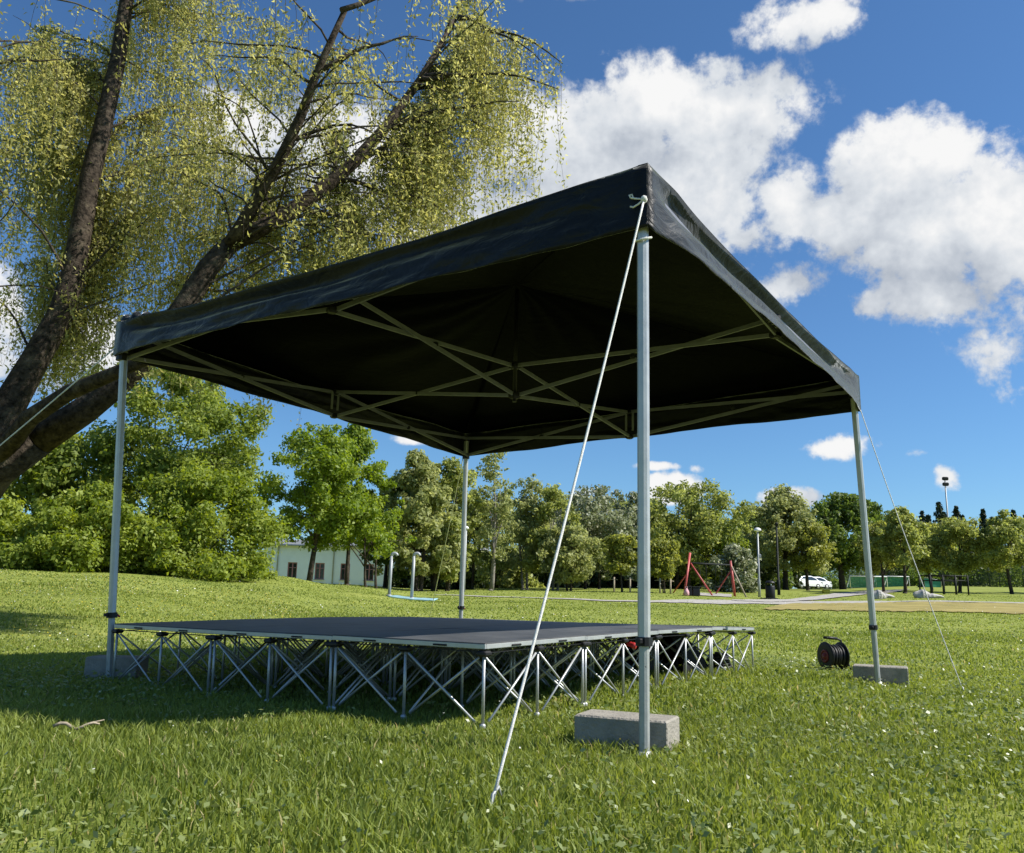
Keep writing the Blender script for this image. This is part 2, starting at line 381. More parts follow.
def blades():
    V = []; A = []; n0 = 0; Q = []; T = []
    for n, d0, d1, h0, h1, w0 in ((150000, 1.2, 4.6, .014, .046, .0030), (150000, 4.6, 9, .016, .048, .0048), (110000, 9, 18, .015, .042, .008), (70000, 18, 34, .016, .038, .015), (35000, 34, 62, .016, .035, .028)):
        x, y = scatter(n, d0, d1)
        lf = lowfreq(x, y); keep = RNG.random(n) < .75+.35*lf; x, y, lf = x[keep], y[keep], lf[keep]; n = len(x)
        z = zt(x, y)
        pt = lowfreq(x*.45+5, y*.45+2); h = (h0+(h1-h0)*RNG.random(n)**1.5)*np.clip(1+.45*lf+.5*pt, .35, 2); w = w0*(.7+.7*RNG.random(n))
        a = RNG.random(n)*2*math.pi; dx, dy = np.cos(a), np.sin(a); b = RNG.random(n)*2*math.pi; lean = h*(.15+.75*RNG.random(n)); lx, ly = np.cos(b)*lean, np.sin(b)*lean
        p = np.empty((n, 5, 3))
        p[:, 0] = np.stack([x-dx*w, y-dy*w, z-.01], -1); p[:, 1] = np.stack([x+dx*w, y+dy*w, z-.01], -1)
        p[:, 2] = np.stack([x+dx*w*.8+lx*.3, y+dy*w*.8+ly*.3, z+h*.6], -1); p[:, 3] = np.stack([x-dx*w*.8+lx*.3, y-dy*w*.8+ly*.3, z+h*.6], -1)
        p[:, 4] = np.stack([x+lx, y+ly, z+h], -1)
        k = n0+np.arange(n)*5
        Q.append(np.stack([k, k+1, k+2, k+3], -1)); T.append(np.stack([k+3, k+2, k+4], -1))
        va = np.clip(.45+.17*RNG.standard_normal(n)+.14*lf-.18*pt, 0, .9); va = np.where(RNG.random(n) < .02, 1., va); V.append(p.reshape(-1, 3)); A.append(np.repeat(va, 5)); n0 += n*5
    me = np_mesh('grass', np.vstack(V), np.vstack(Q), M_blade, np.concatenate(A), np.vstack(T))
    o = link('grass', me); tag(o, 'short green lawn grass growing all over the park', 'grass', kind='stuff')
def rhombi(c, nrm_bias, size, ratio, material, name, var, flat=1.0):
    n = len(c)
    nv = RNG.standard_normal((n, 3))*flat+np.array(nrm_bias); nv /= np.linalg.norm(nv, axis=1)[:, None]
    t = RNG.standard_normal((n, 3)); t -= nv*(t*nv).sum(1)[:, None]; t /= np.linalg.norm(t, axis=1)[:, None]; b = np.cross(nv, t)
    s = size[:, None]
    p = np.stack([c-t*s, c-b*s*ratio+nv*s*.12, c+t*s, c+b*s*ratio+nv*s*.12], 1).reshape(-1, 3)
    return np_mesh(name, p, np.arange(n*4).reshape(-1, 4), material, np.repeat(var, 4))
def broad_leaves():
    cs = []; sz = []; va = []
    for n, d0, d1, s0 in ((26000, 1.4, 4.5, .010), (40000, 4.5, 10, .013), (14000, 10, 22, .020)):
        x, y = scatter(n, d0, d1); lf = lowfreq(x*.7+3, y*.7); k = RNG.random(n) < .35+.6*lf; x, y = x[k], y[k]; m = len(x)
        cs.append(np.stack([x, y, zt(x, y)+.015+.05*RNG.random(m)], -1)); sz.append(s0*(.6+.9*RNG.random(m))); va.append(np.clip(.45+.3*RNG.standard_normal(m), 0, 1))
    me = rhombi(np.vstack(cs), (0, 0, 1.3), np.concatenate(sz), .62, M_broad, 'clover', np.concatenate(va), .6)
    tag(link('clover', me), 'pale broad leaves of clover and weeds mixed into the lawn', 'ground cover', kind='stuff')
def wildflowers():
    cs = []; sz = []; va = []
    for n, d0, d1, s0, yel, ua, ub in ((150, 2.2, 7, .0045, .15, -170, 1200), (800, 7, 18, .008, .3, -170, 1200), (2600, 9, 22, .009, .9, -100, 300), (1000, 18, 45, .017, .3, -170, 1200)):
        x, y = scatter(n, d0, d1, ua, ub); m = len(x)
        cs.append(np.stack([x, y, zt(x, y)+.05+.05*RNG.random(m)], -1)); sz.append(s0*(.6+.7*RNG.random(m)))
        va.append(np.where(RNG.random(m) < yel, .0+.1*RNG.random(m), .9+.1*RNG.random(m)))
    me = rhombi(np.vstack(cs), (0, 0, 1.0), np.concatenate(sz), .9, M_petal, 'wildflowers', np.concatenate(va), .5)
    tag(link('wildflowers', me), 'tiny white daisies and yellow dandelions dotted over the lawn', 'wildflowers', kind='stuff')
blades(); broad_leaves(); wildflowers()

# ------------------------------------------------------------------ portable stage
def build_stage():
    root = empty('portable_stage', S0, 'low black portable stage on silver crisscross risers, standing on the lawn under the canopy', 'stage')
    rh = .355                                   # riser height
    r_leg, r_br = .0078, .0060
    leg_me = MB().tube([(0, 0, .01), (0, 0, rh-.02)], r_leg, 10).lathe((0, 0, 0), [(.010, 0), (.015, .003), (.015, .018), (.009, .024)], 10).mesh('leg', M_alu)
    d = .5-.055
    def br(p0, p1): return MB().tube([p0, p1], r_br, 8).mesh('brace', M_alu)
    o_ = .012
    bx = [br((.03, o_, .03), (d, o_, rh-.035)), br((.03, -o_, rh-.035), (d, -o_, .03))]
    by = [br((o_, .03, .03), (o_, d, rh-.035)), br((-o_, .03, rh-.035), (-o_, d, .03))]
    hub = MB()
    g = [.018, .5, .982]
    for x in g:
        for y in g:
            hub.box((x, y, rh-.014), (.058, .058, .026), bev=.008);
    for a in g:
        hub.box((.5, a, rh-.006), (.93, .02, .004)); hub.box((a, .5, rh-.0115), (.02, .93, .004))
    hub_me = hub.mesh('riser', M_blackplastic)
    # deck panel: board, aluminium rim, catches
    board_me = MB().box((.5, .5, -.010), (.9965, .9965, .020), bev=.002).mesh('deck_panel', M_deck)
    rim = MB(); t = .013
    for a, b, c_, s_ in ((.5, t/2+.0005, -.0165, (.999, t, .025)), (.5, 1-t/2-.0005, -.0165, (.999, t, .025)), (t/2+.0005, .5, -.0165, (t, .999-2*t-.002, .025)), (1-t/2-.0005, .5, -.0165, (t, .999-2*t-.002, .025))):
        rim.box((a, b, c_), s_, bev=.003)
    rim_me = rim.mesh('edge_rim', M_alu)
    catch_me = [MB().box((0, 0, -.019), (.085, .008, .009), bev=.003).mesh('catch', M_blackplastic), MB().box((0, 0, -.019), (.008, .085, .009), bev=.003).mesh('catch', M_blackplastic)]
    for i in range(3):
        for j in range(4):
            def fr(tl, tr_):
                p00 = node_xy(i+1, j)+Vector((0, 0, node_z(tl, tr_, i+1, j))); p10 = node_xy(i, j)+Vector((0, 0, node_z(tl, tr_, i, j)))
                p01 = node_xy(i+1, j+1)+Vector((0, 0, node_z(tl, tr_, i+1, j+1))); p11 = node_xy(i, j+1)+Vector((0, 0, node_z(tl, tr_, i, j+1)))
                X = ((p10-p00)+(p11-p01)).normalized(); Y = ((p01-p00)+(p11-p10)); Z = X.cross(Y).normalized(); Y = Z.cross(X)
                c = (p00+p10+p01+p11)/4; o = c-X*.5-Y*.5
                M = Matrix.Identity(4); M.col[0][:3] = X; M.col[1][:3] = Y; M.col[2][:3] = Z; M.col[3][:3] = o-S0
                return M
            dk = link('deck_panel', board_me, root); dk.matrix_local = fr(DECK_L, DECK_R)
            link('edge_rim', rim_me, dk)
            for q in (.27, .73):
                if j == 0: link('catch', catch_me[0], dk).location = (q, -.001, 0)
                if j == 3: link('catch', catch_me[0], dk).location = (q, 1.001, 0)
                if i == 0: link('catch', catch_me[1], dk).location = (1.001, q, 0)
                if i == 2: link('catch', catch_me[1], dk).location = (-.001, q, 0)
            Mr = fr(DECK_L, DECK_R); Mr.translation = Mr.translation-Vector(Mr.col[2][:3])*(rh+.035)
            rs = link('riser', hub_me, root); rs.matrix_local = Mr
            for x in g:
                for y in g: link('leg', leg_me, rs).location = (x, y, 0)
            for y in g:
                for x in g[:2]:
                    for me in bx: link('brace', me, rs).location = (x, y, 0)
            for x in g:
                for y in g[:2]:
                    for me in by: link('brace', me, rs).location = (x, y, 0)
build_stage()

# ------------------------------------------------------------------ pop-up canopy
EN, EL, ER, EB = at(643, 232, 3.58), at(122, 356, 5.88), at(854, 411, 6.74), at(466, 456, 9.04)
GN = Vector((.552, 3.578, 0)); GL = Vector((-2.66, 5.92, 0)); GR = Vector((2.86, 6.82, 0)); GB = Vector((-.505, 9.20, 0))
for g_ in (GN, GL, GR, GB): g_.z = ztf(g_.x, g_.y)
CORN = [EN, ER, EB, EL]; FEET = [GN, GR, GB, GL]
VH = [.305, .295, .26, .245]            # valance height at the corners
CC = sum(CORN, Vector())/4
def build_canopy():
    root = empty('pop_up_canopy', (CC.x, CC.y, 0), 'black pop-up canopy with four silver legs and a folding truss, standing over the stage', 'canopy')
    # valances, corner to corner
    tops = [[None]*0 for _ in range(4)]
    for s in range(4):
        a, b = CORN[s], CORN[(s+1) % 4]; ha, hb = VH[s], VH[(s+1) % 4]
        d = (b-a); d.z = 0; d.normalize(); out = Vector((d.y, -d.x, 0))
        if out.dot((a+b)/2-CC) < 0: out = -out
        nu, nv = 96, 14; P = []
        lift = (.0, .01, .02, -.018)[s]; sagt = (.045, .02, .03, .045)[s]; ph = s*2.1
        for i in range(nu+1):
            t = i/nu; arch = 4*t*(1-t); row = []
            bot = a.lerp(b, t)+Vector((0, 0, lift*arch+.008*math.sin(t*19+ph)*arch**.3))
            top = a.lerp(b, t)+Vector((0, 0, (ha*(1-t)+hb*t)-sagt*arch+.004*math.sin(t*23+ph)))
            for j in range(nv+1):
                q = j/nv
                p = top.lerp(bot, q)
                # fabric is drawn in under the eave bar, then flares out at the hem
                pro = -.055*math.sin(math.pi*min(1, q*1.9))*(arch**.4)+.05*max(0, q-.35)*(arch**.3)*(1.6 if s == 0 else 1)
                pro *= (1.25, .55, .55, 1.7-1.3*t)[s]
                wa = (.5, 1, 1, 1.25)[s]; wr = .012*math.exp(-((q-.42-.12*math.sin(t*5+ph))/.06)**2)-.010*math.exp(-((q-.66-.10*math.sin(t*7+ph*2))/.05)**2)+wa*(.005*math.sin(t*41+q*5+ph)*q+.007*math.sin(t*17-q*9+ph*2)+.004*math.sin(t*83+q*17)*q)
                edge = min(1, min(t, 1-t)*14)
                # diagonal pull folds near the corners
                tc = min(t, 1-t); wr += .012*math.exp(-tc*9)*math.sin(q*16+tc*34)*edge
                dg = (CORN[s] if t < .5 else CORN[(s+1) % 4])-CC; dg.z = 0; dg.normalize(); kk = max(0, 1-min(t, 1-t)*nu/1.5)
                p = p+out*(pro*edge+wr*edge+.042*(1-kk))+dg*(.060*kk)
                row.append(p)
            P.append(row)
        tops[s] = [r[0] for r in P]
        v = MB().grid(P).build('valance', M_fabric, root)
        m = v.modifiers.new('thick', 'SOLIDIFY'); m.thickness = .003
    # roof: four panels from the valance tops up to the peak, bellied between the hips
    peak = Vector((CC.x, CC.y, 3.02)); mb = MB()
    for s in range(4):
        P = []
        for i, e in enumerate(tops[s]):
            t = i/(len(tops[s])-1); row = []
            for j in range(25):
                q = j/24
                p = e.lerp(peak, q)
                p.z += -.05*math.sin(math.pi*q)*math.sin(math.pi*t)+.006*math.sin(t*31+q*11+s)*q*(1-q)*4*math.sin(math.pi*t)
                if q < .16: p.z += (.012+.03*(abs(2*t-1)**8))*math.sin(q/.16*math.pi)
                row.append(p)
            P.append(row)
        mb.grid(P)
    rf = mb.build('roof', M_roof_fabric, root); m = rf.modifiers.new('thick', 'SOLIDIFY'); m.thickness = .003; m.offset = 1
    # loose fabric gathered at the left corner
    d0 = (EN-EL); d0.z = 0; d0.normalize(); o0 = (EL-CC); o0.z = 0; o0.normalize(); c0 = EL+o0*.03+Vector((0, 0, VH[3]+.015)); P = []
    for i in range(29):
        t = i/28; row = []
        for j in range(9):
            a = math.pi*j/8; rr = (.030+.012*math.sin(t*21))*math.sin(math.pi*min(1, .12+t*.95))**.6
            row.append(c0+d0*(t*.34)-o0*(.05*t+.9*rr*(math.cos(a)+.3))+Vector((0, 0, rr*1.5*math.sin(a)+.006*math.sin(t*37+j)-.02*t)))
        P.append(row)
    MB().grid(P).build('gathered_fold', M_fabric, root)
    # legs
    for k in range(4):
        e, g = CORN[k], FEET[k]; h = VH[k]
        tp = e+Vector((0, 0, h-.06)); base = g+Vector((0, 0, .0)); ax = (tp-base); L_ = ax.length; ax.normalize()
        zc = {0: .455, 1: .44, 2: .43, 3: .415}[k]
        mid = base+ax*zc
        yaw = math.atan2((CORN[1]-CORN[0]).y, (CORN[1]-CORN[0]).x)
        def octbar(p0, p1, w, ch):
            m_ = MB(); z = (p1-p0).normalized(); x = Vector((math.cos(yaw), math.sin(yaw), 0)); x = (x-z*x.dot(z)).normalized(); y = z.cross(x)
            hw = w/2; pr = [(hw, -hw+ch), (hw, hw-ch), (hw-ch, hw), (-hw+ch, hw), (-hw, hw-ch), (-hw, -hw+ch), (-hw+ch, -hw), (hw-ch, -hw)]
            vs = [p0+x*a+y*b for a, b in pr]+[p1+x*a+y*b for a, b in pr]
            m_.add(vs, [(i, (i+1) % 8, 8+(i+1) % 8, 8+i) for i in range(8)]+[tuple(reversed(range(8))), tuple(range(8, 16))]); return m_
        lg = octbar(mid, tp, .046, .011).build('leg', M_alu, root)
        octbar(base+ax*.01, mid+ax*.05, .038, .009).build('inner_tube', M_alu_dull, lg)
        hx_ = (CC-mid); hx_.z = 0; hx_.normalize(); MB().lathe(mid-ax*.10-hx_*.019, [(.0, -.002), (.006, -.001), (.006, .001), (.0, .002)], 10, hx_).build('pin_hole', M_blackplastic, lg)
        fp = MB(); fp.lathe(base, [(.075, 0), (.075, .006), (.03, .010), (.03, .03)], 12); fp.build('foot_plate', M_alu_dull, lg)
        cl = octbar(mid-ax*.02, mid+ax*.016, .060, .012); xq = Vector((math.cos(yaw), math.sin(yaw), 0))
        cl.box(mid-xq*.040, (.03, .022, .022), Matrix.Rotation(yaw, 3, 'Z'), bev=.004)
        cl.build('height_clamp', M_blackplastic, lg)
        MB().tube([mid+xq*.030+Vector((0, 0, .004)), mid+xq*.058+Vector((0, 0, -.012))], [.010, .006], 8).build('clamp_button', M_red, lg)
        sl = octbar(e+Vector((0, 0, (.145, .105, -.03, -.035)[k])), e+Vector((0, 0, (.19, .15, .02, .02)[k])), .068, .016); sl.build('truss_slider', M_blackplastic, lg)
        tb = octbar(e+Vector((0, 0, h-.10)), e+Vector((0, 0, h-.05)), .066, .016); tb.build('top_bracket', M_blackplastic, lg)
    # scissor truss
    def zc_top(k): return CORN[k]+Vector((0, 0, VH[k]-.075))
    def zc_low(k): return CORN[k]+Vector((0, 0, (.18, .15, 0, -.008)[k]))
    inw = lambda p: (p+(CC-p).normalized()*.03)
    def bar(p0, p1, off):
        d = (p1-p0).normalized(); s = Vector((d.y, -d.x, 0)).normalized()*off
        MB().bar(p0+s, p1+s, .013, .027).build('truss_bar', M_truss, root)
        return
    def pivot(p): MB().box(p, (.036, .036, .036), bev=.008).build('truss_joint', M_blackplastic, root)
    MT, ML_ = [], []
    for s in range(4):
        a, b = s, (s+1) % 4
        m = (CORN[a]+CORN[b])/2; inn = (CC-m); inn.z = 0; inn.normalize()
        m = m+inn*(.02 if s == 0 else .07)
        mt = Vector((m.x, m.y, CC.z+.195)); ml = Vector((m.x, m.y, CC.z-.02))
        mt.z = (2.40, 2.36, 2.385, 2.40)[s]; ml.z = (2.285, 2.12, 2.165, 2.25)[s]
        MT.append(mt); ML_.append(ml)
        for k in (a, b):
            t_ = zc_top(k)+inn*(.0 if s == 0 else .05); l_ = zc_low(k)+inn*(.0 if s == 0 else .03)
            bar(t_, ml, .010); bar(l_, mt, -.010); pivot((t_+ml+l_+mt)/4)
        for p in (mt, ml): MB().box(p, (.06, .06, .04), Matrix.Rotation(S_YAW, 3, 'Z'), bev=.010).build('truss_joint', M_blackplastic, root)
        tn = Vector((-inn.y, inn.x, 0))*.035
        for sg in (1, -1): MB().bar(mt+tn*sg, ml+tn*sg+Vector((0, 0, .06)), .012, .018).build('truss_stub', M_truss, root)
    ct = Vector((CC.x, CC.y, 2.36)); cl_ = Vector((CC.x, CC.y, 2.125))
    for s in range(4):
        bar(MT[s], cl_, .010); bar(ML_[s], ct, -.010); pivot((MT[s]+cl_+ML_[s]+ct)/4)
    mast = MB().tube([cl_-Vector((0, 0, .05)), Vector((CC.x, CC.y, 2.98))], .016, 10).build('centre_mast', M_blackplastic, root)
    for p in (ct, cl_): MB().box(p, (.075, .075, .05), Matrix.Rotation(S_YAW, 3, 'Z'), bev=.012).build('mast_hub', M_blackplastic, mast)
    # white loop hung round the near leg under the eave, and small eyelet tag
    th = np.linspace(0, 2*math.pi, 25); c = EN+Vector((0, 0, -.035))
    MB().tube([c+Vector((.036*math.cos(t), .036*math.sin(t), .016*math.sin(t+.6))) for t in th], .0055, 7, False).build('white_loop', M_rope, root)
build_canopy()

# guy ropes
def rope(name, pts, r, m, label, knot=None):
    root = empty(name, pts[-1], label, 'guy rope', 'guy ropes holding the canopy')
    P = [Vector(p) for p in pts]; fine = []
    a, b = P[0], P[-1]
    for i in range(25):
        t = i/24; p = a.lerp(b, t); p.z -= .05*(4*t*(1-t))*(.6 if r > .004 else 1); fine.append(p)
    MB().tube(fine, r, 8).build('rope', m, root)
    pg = MB(); d = (a-b); d.z = 0; d.normalize()
    g = Vector((b.x, b.y, ztf(b.x, b.y)))
    pg.tube([g-d*.03+Vector((0, 0, -.12)), g-d*.0+Vector((0, 0, .05)), g+d*.03+Vector((0, 0, .065)), g+d*.04+Vector((0, 0, .04))], .005, 7); pg.build('peg', M_alu_dull, root)
    if knot is not None:
        kb = MB(); kb.lathe(a, [(.0, -.02), (.013, -.012), (.016, 0), (.012, .012), (0, .02)], 10); 
        for q in knot: kb.tube([a+Vector(v) for v in q], r*.85, 7)
        kb.build('knot', m, root)
def gz(x, y, dz=.03): return Vector((x, y, ztf(x, y)+dz))
n_tie = EN+Vector((-.004, -.062, .128))
rope('guy_rope', [n_tie, gz(-.035, 2.62)], .0052, M_rope, 'thick white guy rope from the near canopy corner down across the front of the stage',
     knot=[[(0, 0, 0), (-.035, .02, .012), (-.055, .03, .02), (-.062, .03, .032), (-.05, .03, .036), (-.045, .03, .024), (-.055, .03, .018)], [(0, 0, 0), (.02, .03, .008), (.032, .06, .014)], [(0, 0, 0), (-.025, .01, -.02), (-.045, .02, -.03), (-.057, .03, -.022)]])
rope('guy_rope', [ER+Vector((.03, .02, .13)), at(963, 690, 6.5)], .0034, M_rope, 'pale guy rope slanting down to the right from the right canopy corner')
rope('guy_rope', [EL+Vector((-.04, -.02, .06)), gz(-5.25, 5.95)], .0045, M_rope, 'white guy rope leading down to the left from the left canopy corner')
rope('guy_rope', [EB+Vector((-.03, .03, .0)), gz(-1.0, 10.4)], .0042, M_rope_y, 'thin yellowish guy rope hanging beside the back canopy leg')

# ballast blocks standing at the feet
def block(c, size, yaw, label):
    root = MB(); R_ = Matrix.Rotation(yaw, 3, 'Z')
    z = ztf(c[0], c[1])-.015
    root.box((0, 0, size[2]/2), size, bev=.007)
    o = root.build('concrete_block', M_concrete); o.location = (c[0], c[1], z); o.rotation_euler = (0, 0, yaw)
    return tag(o, label, 'block', 'concrete blocks weighing down the canopy legs')
block((.515, 3.81), (.40, .22, .15), -.42, 'pale sunlit concrete block behind the foot of the near canopy leg')
block((-2.66, 6.02), (.34, .22, .15), .05, 'grey concrete block in shade behind the left canopy leg')
block((2.96, 7.0), (.40, .22, .155), -.42, 'concrete block behind the foot of the right canopy leg')

# ------------------------------------------------------------------ small things near the stage
def cable_reel():
    p = gpt(834, 8.5); root = empty('cable_reel', p, 'black cable drum with red hub and handle, on the grass right of the stage', 'cable reel')
    ax = Vector((-.965, -.26, 0)); zc = .135; side = Vector((-ax.y, ax.x, 0))
    c = p+Vector((0, 0, zc))
    for sg in (-1, 1):
        MB().lathe(c+ax*(.085*sg), [(.10, -.008), (.128, -.007), (.135, 0), (.128, .007), (.10, .008)], 30, ax).build('flange', M_blackplastic, root)
    MB().lathe(c+ax*.085, [(.058, .006), (.062, .014), (.048, .020), (.046, .010), (.03, .010), (.026, .024), (.0, .026)], 24, ax).build('hub', M_darkred, root)
    cb = MB()
    q = Vector((0, 0, 1)).rotation_difference(ax).to_matrix()
    for i in range(9):
        x = -.068+i*.017; r = .098+.006*math.sin(i*2.3)
        th = np.linspace(0, 2*math.pi, 25)
        cb.tube([c+ax*x+q @ Vector((r*math.cos(t), r*math.sin(t), .003*math.sin(3*t))) for t in th], .0095, 7, False)
    cb.build('cable', M_blackplastic, root)
    fr = MB(); e = c-ax*.11
    fr.tube([c+ax*.085, e], .012, 8)
    fr.tube([e+side*.13+Vector((0, 0, -.13)), e+side*.04+Vector((0, 0, -.03)), e, e+Vector((0, 0, .11)), e+ax*.02+Vector((0, 0, .15)), e+ax*.06+Vector((0, 0, .163)), c+ax*.10+Vector((0, 0, .175))], .009, 8)
    fr.tube([e-side*.13+Vector((0, 0, -.13)), e-side*.04+Vector((0, 0, -.03)), e], .009, 8)
    fr.tube([c-ax*.05+Vector((0, 0, .165)), c+ax*.09+Vector((0, 0, .175))], .0145, 8)
    fr.build('handle_frame', M_blackplastic, root)
cable_reel()
def soft_bag():
    c = node_xy(.45, 3.30); z = ztf(c.x, c.y)
    root = empty('equipment_bag', (c.x, c.y, z), 'black cloth equipment bag slumped under the right end of the stage', 'bag')
    mb = MB(); P = []
    for i in range(25):
        t = i/24; row = []
        w = .52-.22*t; top = .29*(1-t**2.6)+.04
        for k in range(17):
            a = math.pi*k/16
            x = (t-.5)*.86; y = math.cos(a)*w*.5*(1+.06*math.sin(t*15+k)); zz = abs(math.sin(a))**.6*top*(1+.07*math.sin(t*21+k*1.7))
            p = c+eR*x*1.0+eL*y*-1+Vector((0, 0, z+zz)); row.append(p)
        P.append(row)
    mb.grid(P); mb.build('bag_body', M_black, root)
    st = MB(); st.tube([c+eR*-.2+Vector((0, 0, z+.315)), c+eR*-.08+Vector((0, 0, z+.32)), c+eR*.12+Vector((0, 0, z+.29)), c+eR*.2+Vector((0, 0, z+.20))], .012, 6); st.build('strap', M_blackplastic, root)
    c2 = node_xy(.24, 3.78); z2 = ztf(c2.x, c2.y)
    r2 = empty('cable_coil', (c2.x, c2.y, z2), 'black coil of cable on the grass under the far right corner of the stage', 'cable')
    cb = MB()
    for k in range(7):
        th = np.linspace(0, 2*math.pi, 29); r = .085+.006*math.sin(k*2)
        cb.tube([c2+Vector((r*math.cos(t)+.01*math.sin(k), r*math.sin(t)*.9+.01*math.cos(k*2), z2+.022+.017*k+.008*math.sin(2*t+k))) for t in th], .009, 7, False)
    cb.build('coil', M_blackplastic, r2)
    MB().box(c2+Vector((.0, 0, z2+.075)), (.03, .19, .15), bev=.006).build('tie', M_black, r2)
soft_bag()
def red_plug():
    p = node_xy(.02, 1.62)+Vector((0, 0, .345))
    root = empty('cable_plug', p, 'small red cable plug hanging under the stage edge beside the near canopy leg', 'plug')
    ax = Vector((.8, -.3, -.3)).normalized()
    MB().lathe(p, [(.012, -.03), (.017, -.02), (.017, .01), (.020, .012), (.020, .034), (.016, .036)], 12, ax).build('plug_shell', M_red, root)
    MB().tube([p-ax*.03, p-ax*.07+Vector((0, 0, .01)), p-ax*.12+Vector((0, 0, .03)), p-ax*.2+Vector((0, 0, .0))], .006, 7).build('cable', M_blackplastic, root)
red_plug()
def twig(u0, v0, u1, v1, y0, label):
    a = at(u0, v0, y0); b = at(u1, v1, y0+.02); mb = MB()
    a.z = ztf(a.x, a.y)+.045; b.z = ztf(b.x, b.y)+.05
    pts = [a.lerp(b, t)+Vector((0, .01*math.sin(t*7), .012*math.sin(t*9))) for t in np.linspace(0, 1, 9)]
    mb.tube(pts, [.007]*6+[.006, .005, .003], 7); mb.tube([pts[5], pts[5]+Vector((.04, .03, .02)), pts[5]+Vector((.08, .03, .03))], [.004, .003, .002], 6)
    tag(mb.build('fallen_twig', M_wood), label, 'twig')
twig(52, 734, 98, 733, 3.66, 'bare fallen twig lying in the sunlit grass at the lower left')

# ------------------------------------------------------------------ trees
def leaf_cloud(cent, rad, counts, size, bias, ratio=.55):
    """leaf quads gathered in clumps: returns centre, normal bias, var arrays"""
    cs = []; va = []; nb = []
    for c, r, n in zip(cent, rad, counts):
        p = np.clip(RNG.standard_normal((n, 3))*.58, -1.15, 1.15)*np.array([r, r, r*.78])
        cs.append(p+c); nb.append(p/np.maximum(r, 1e-6))
        base = RNG.normal(.5, .13); va.append(np.clip(base+.22*RNG.standard_normal(n), 0, 1))
    return np.vstack(cs), np.vstack(nb), np.concatenate(va)
def leaf_mesh(name, c, nb, size, var, material, ratio=.55, upb=.5, droop=0.):
    n = len(c); nv = RNG.standard_normal((n, 3))+nb*1.1+np.array([0, 0, upb]); nv /= np.linalg.norm(nv, axis=1)[:, None]
    t = RNG.standard_normal((n, 3))+np.array([0, 0, -droop]); t -= nv*(t*nv).sum(1)[:, None]; t /= np.linalg.norm(t, axis=1)[:, None]; b = np.cross(nv, t)
    s = (size*(.55+.9*RNG.random(n)))[:, None]
    p = np.stack([c-t*s, c-b*s*ratio+nv*s*.15, c+t*s, c+b*s*ratio+nv*s*.15], 1).reshape(-1, 3)
    return np_mesh(name, p, np.arange(n*4).reshape(-1, 4), material, np.repeat(var, 4))
def limb(mb, p0, p1, r0, r1, bend, n=7, sides=7):
    pts = []; p0 = Vector(p0); p1 = Vector(p1); ph = random.random()*6
    side = Vector((random.uniform(-1, 1), random.uniform(-1, 1), random.uniform(.2, .8))).normalized()
    for i in range(n):
        t = i/(n-1); pts.append(p0.lerp(p1, t)+side*bend*math.sin(math.pi*t)+Vector((math.sin(t*9+ph), math.cos(t*8+ph), 0))*bend*.18)
    mb.tube(pts, [r0*(1-i/(n-1))+r1*i/(n-1) for i in range(n)], sides)
    return pts
LM = {
 'maple': leaf_mat('fresh_maple_leaves', (.130, .190, .022), (.340, .400, .075), .5),
 'maple_deep': leaf_mat('deep_maple_leaves', (.115, .170, .028), (.320, .380, .085), .52),
 'linden': leaf_mat('linden_leaves', (.120, .195, .022), (.310, .390, .070), .52),
 'grey': leaf_mat('grey_green_leaves', (.170, .200, .066), (.440, .470, .195), .52),
 'olive': leaf_mat('olive_leaves', (.165, .200, .046), (.420, .460, .150), .52),
 'ochre': leaf_mat('young_bronze_leaves', (.155, .185, .036), (.390, .410, .105), .5),
 'dark': leaf_mat('dark_green_leaves', (.065, .110, .022), (.190, .260, .062), .45),
 'shade': leaf_mat('hedge_leaves', (.030, .046, .014), (.085, .115, .032), .35),
 'blossom': leaf_mat('blossom_and_leaves', (.115, .150, .042), (.62, .62, .48), .4),
 'needle': leaf_mat('spruce_needles', (.014, .028, .015), (.042, .062, .028), .1),
 'willow': leaf_mat('willow_leaves', (.255, .255, .066), (.520, .515, .205), .6, .5, .3),
}
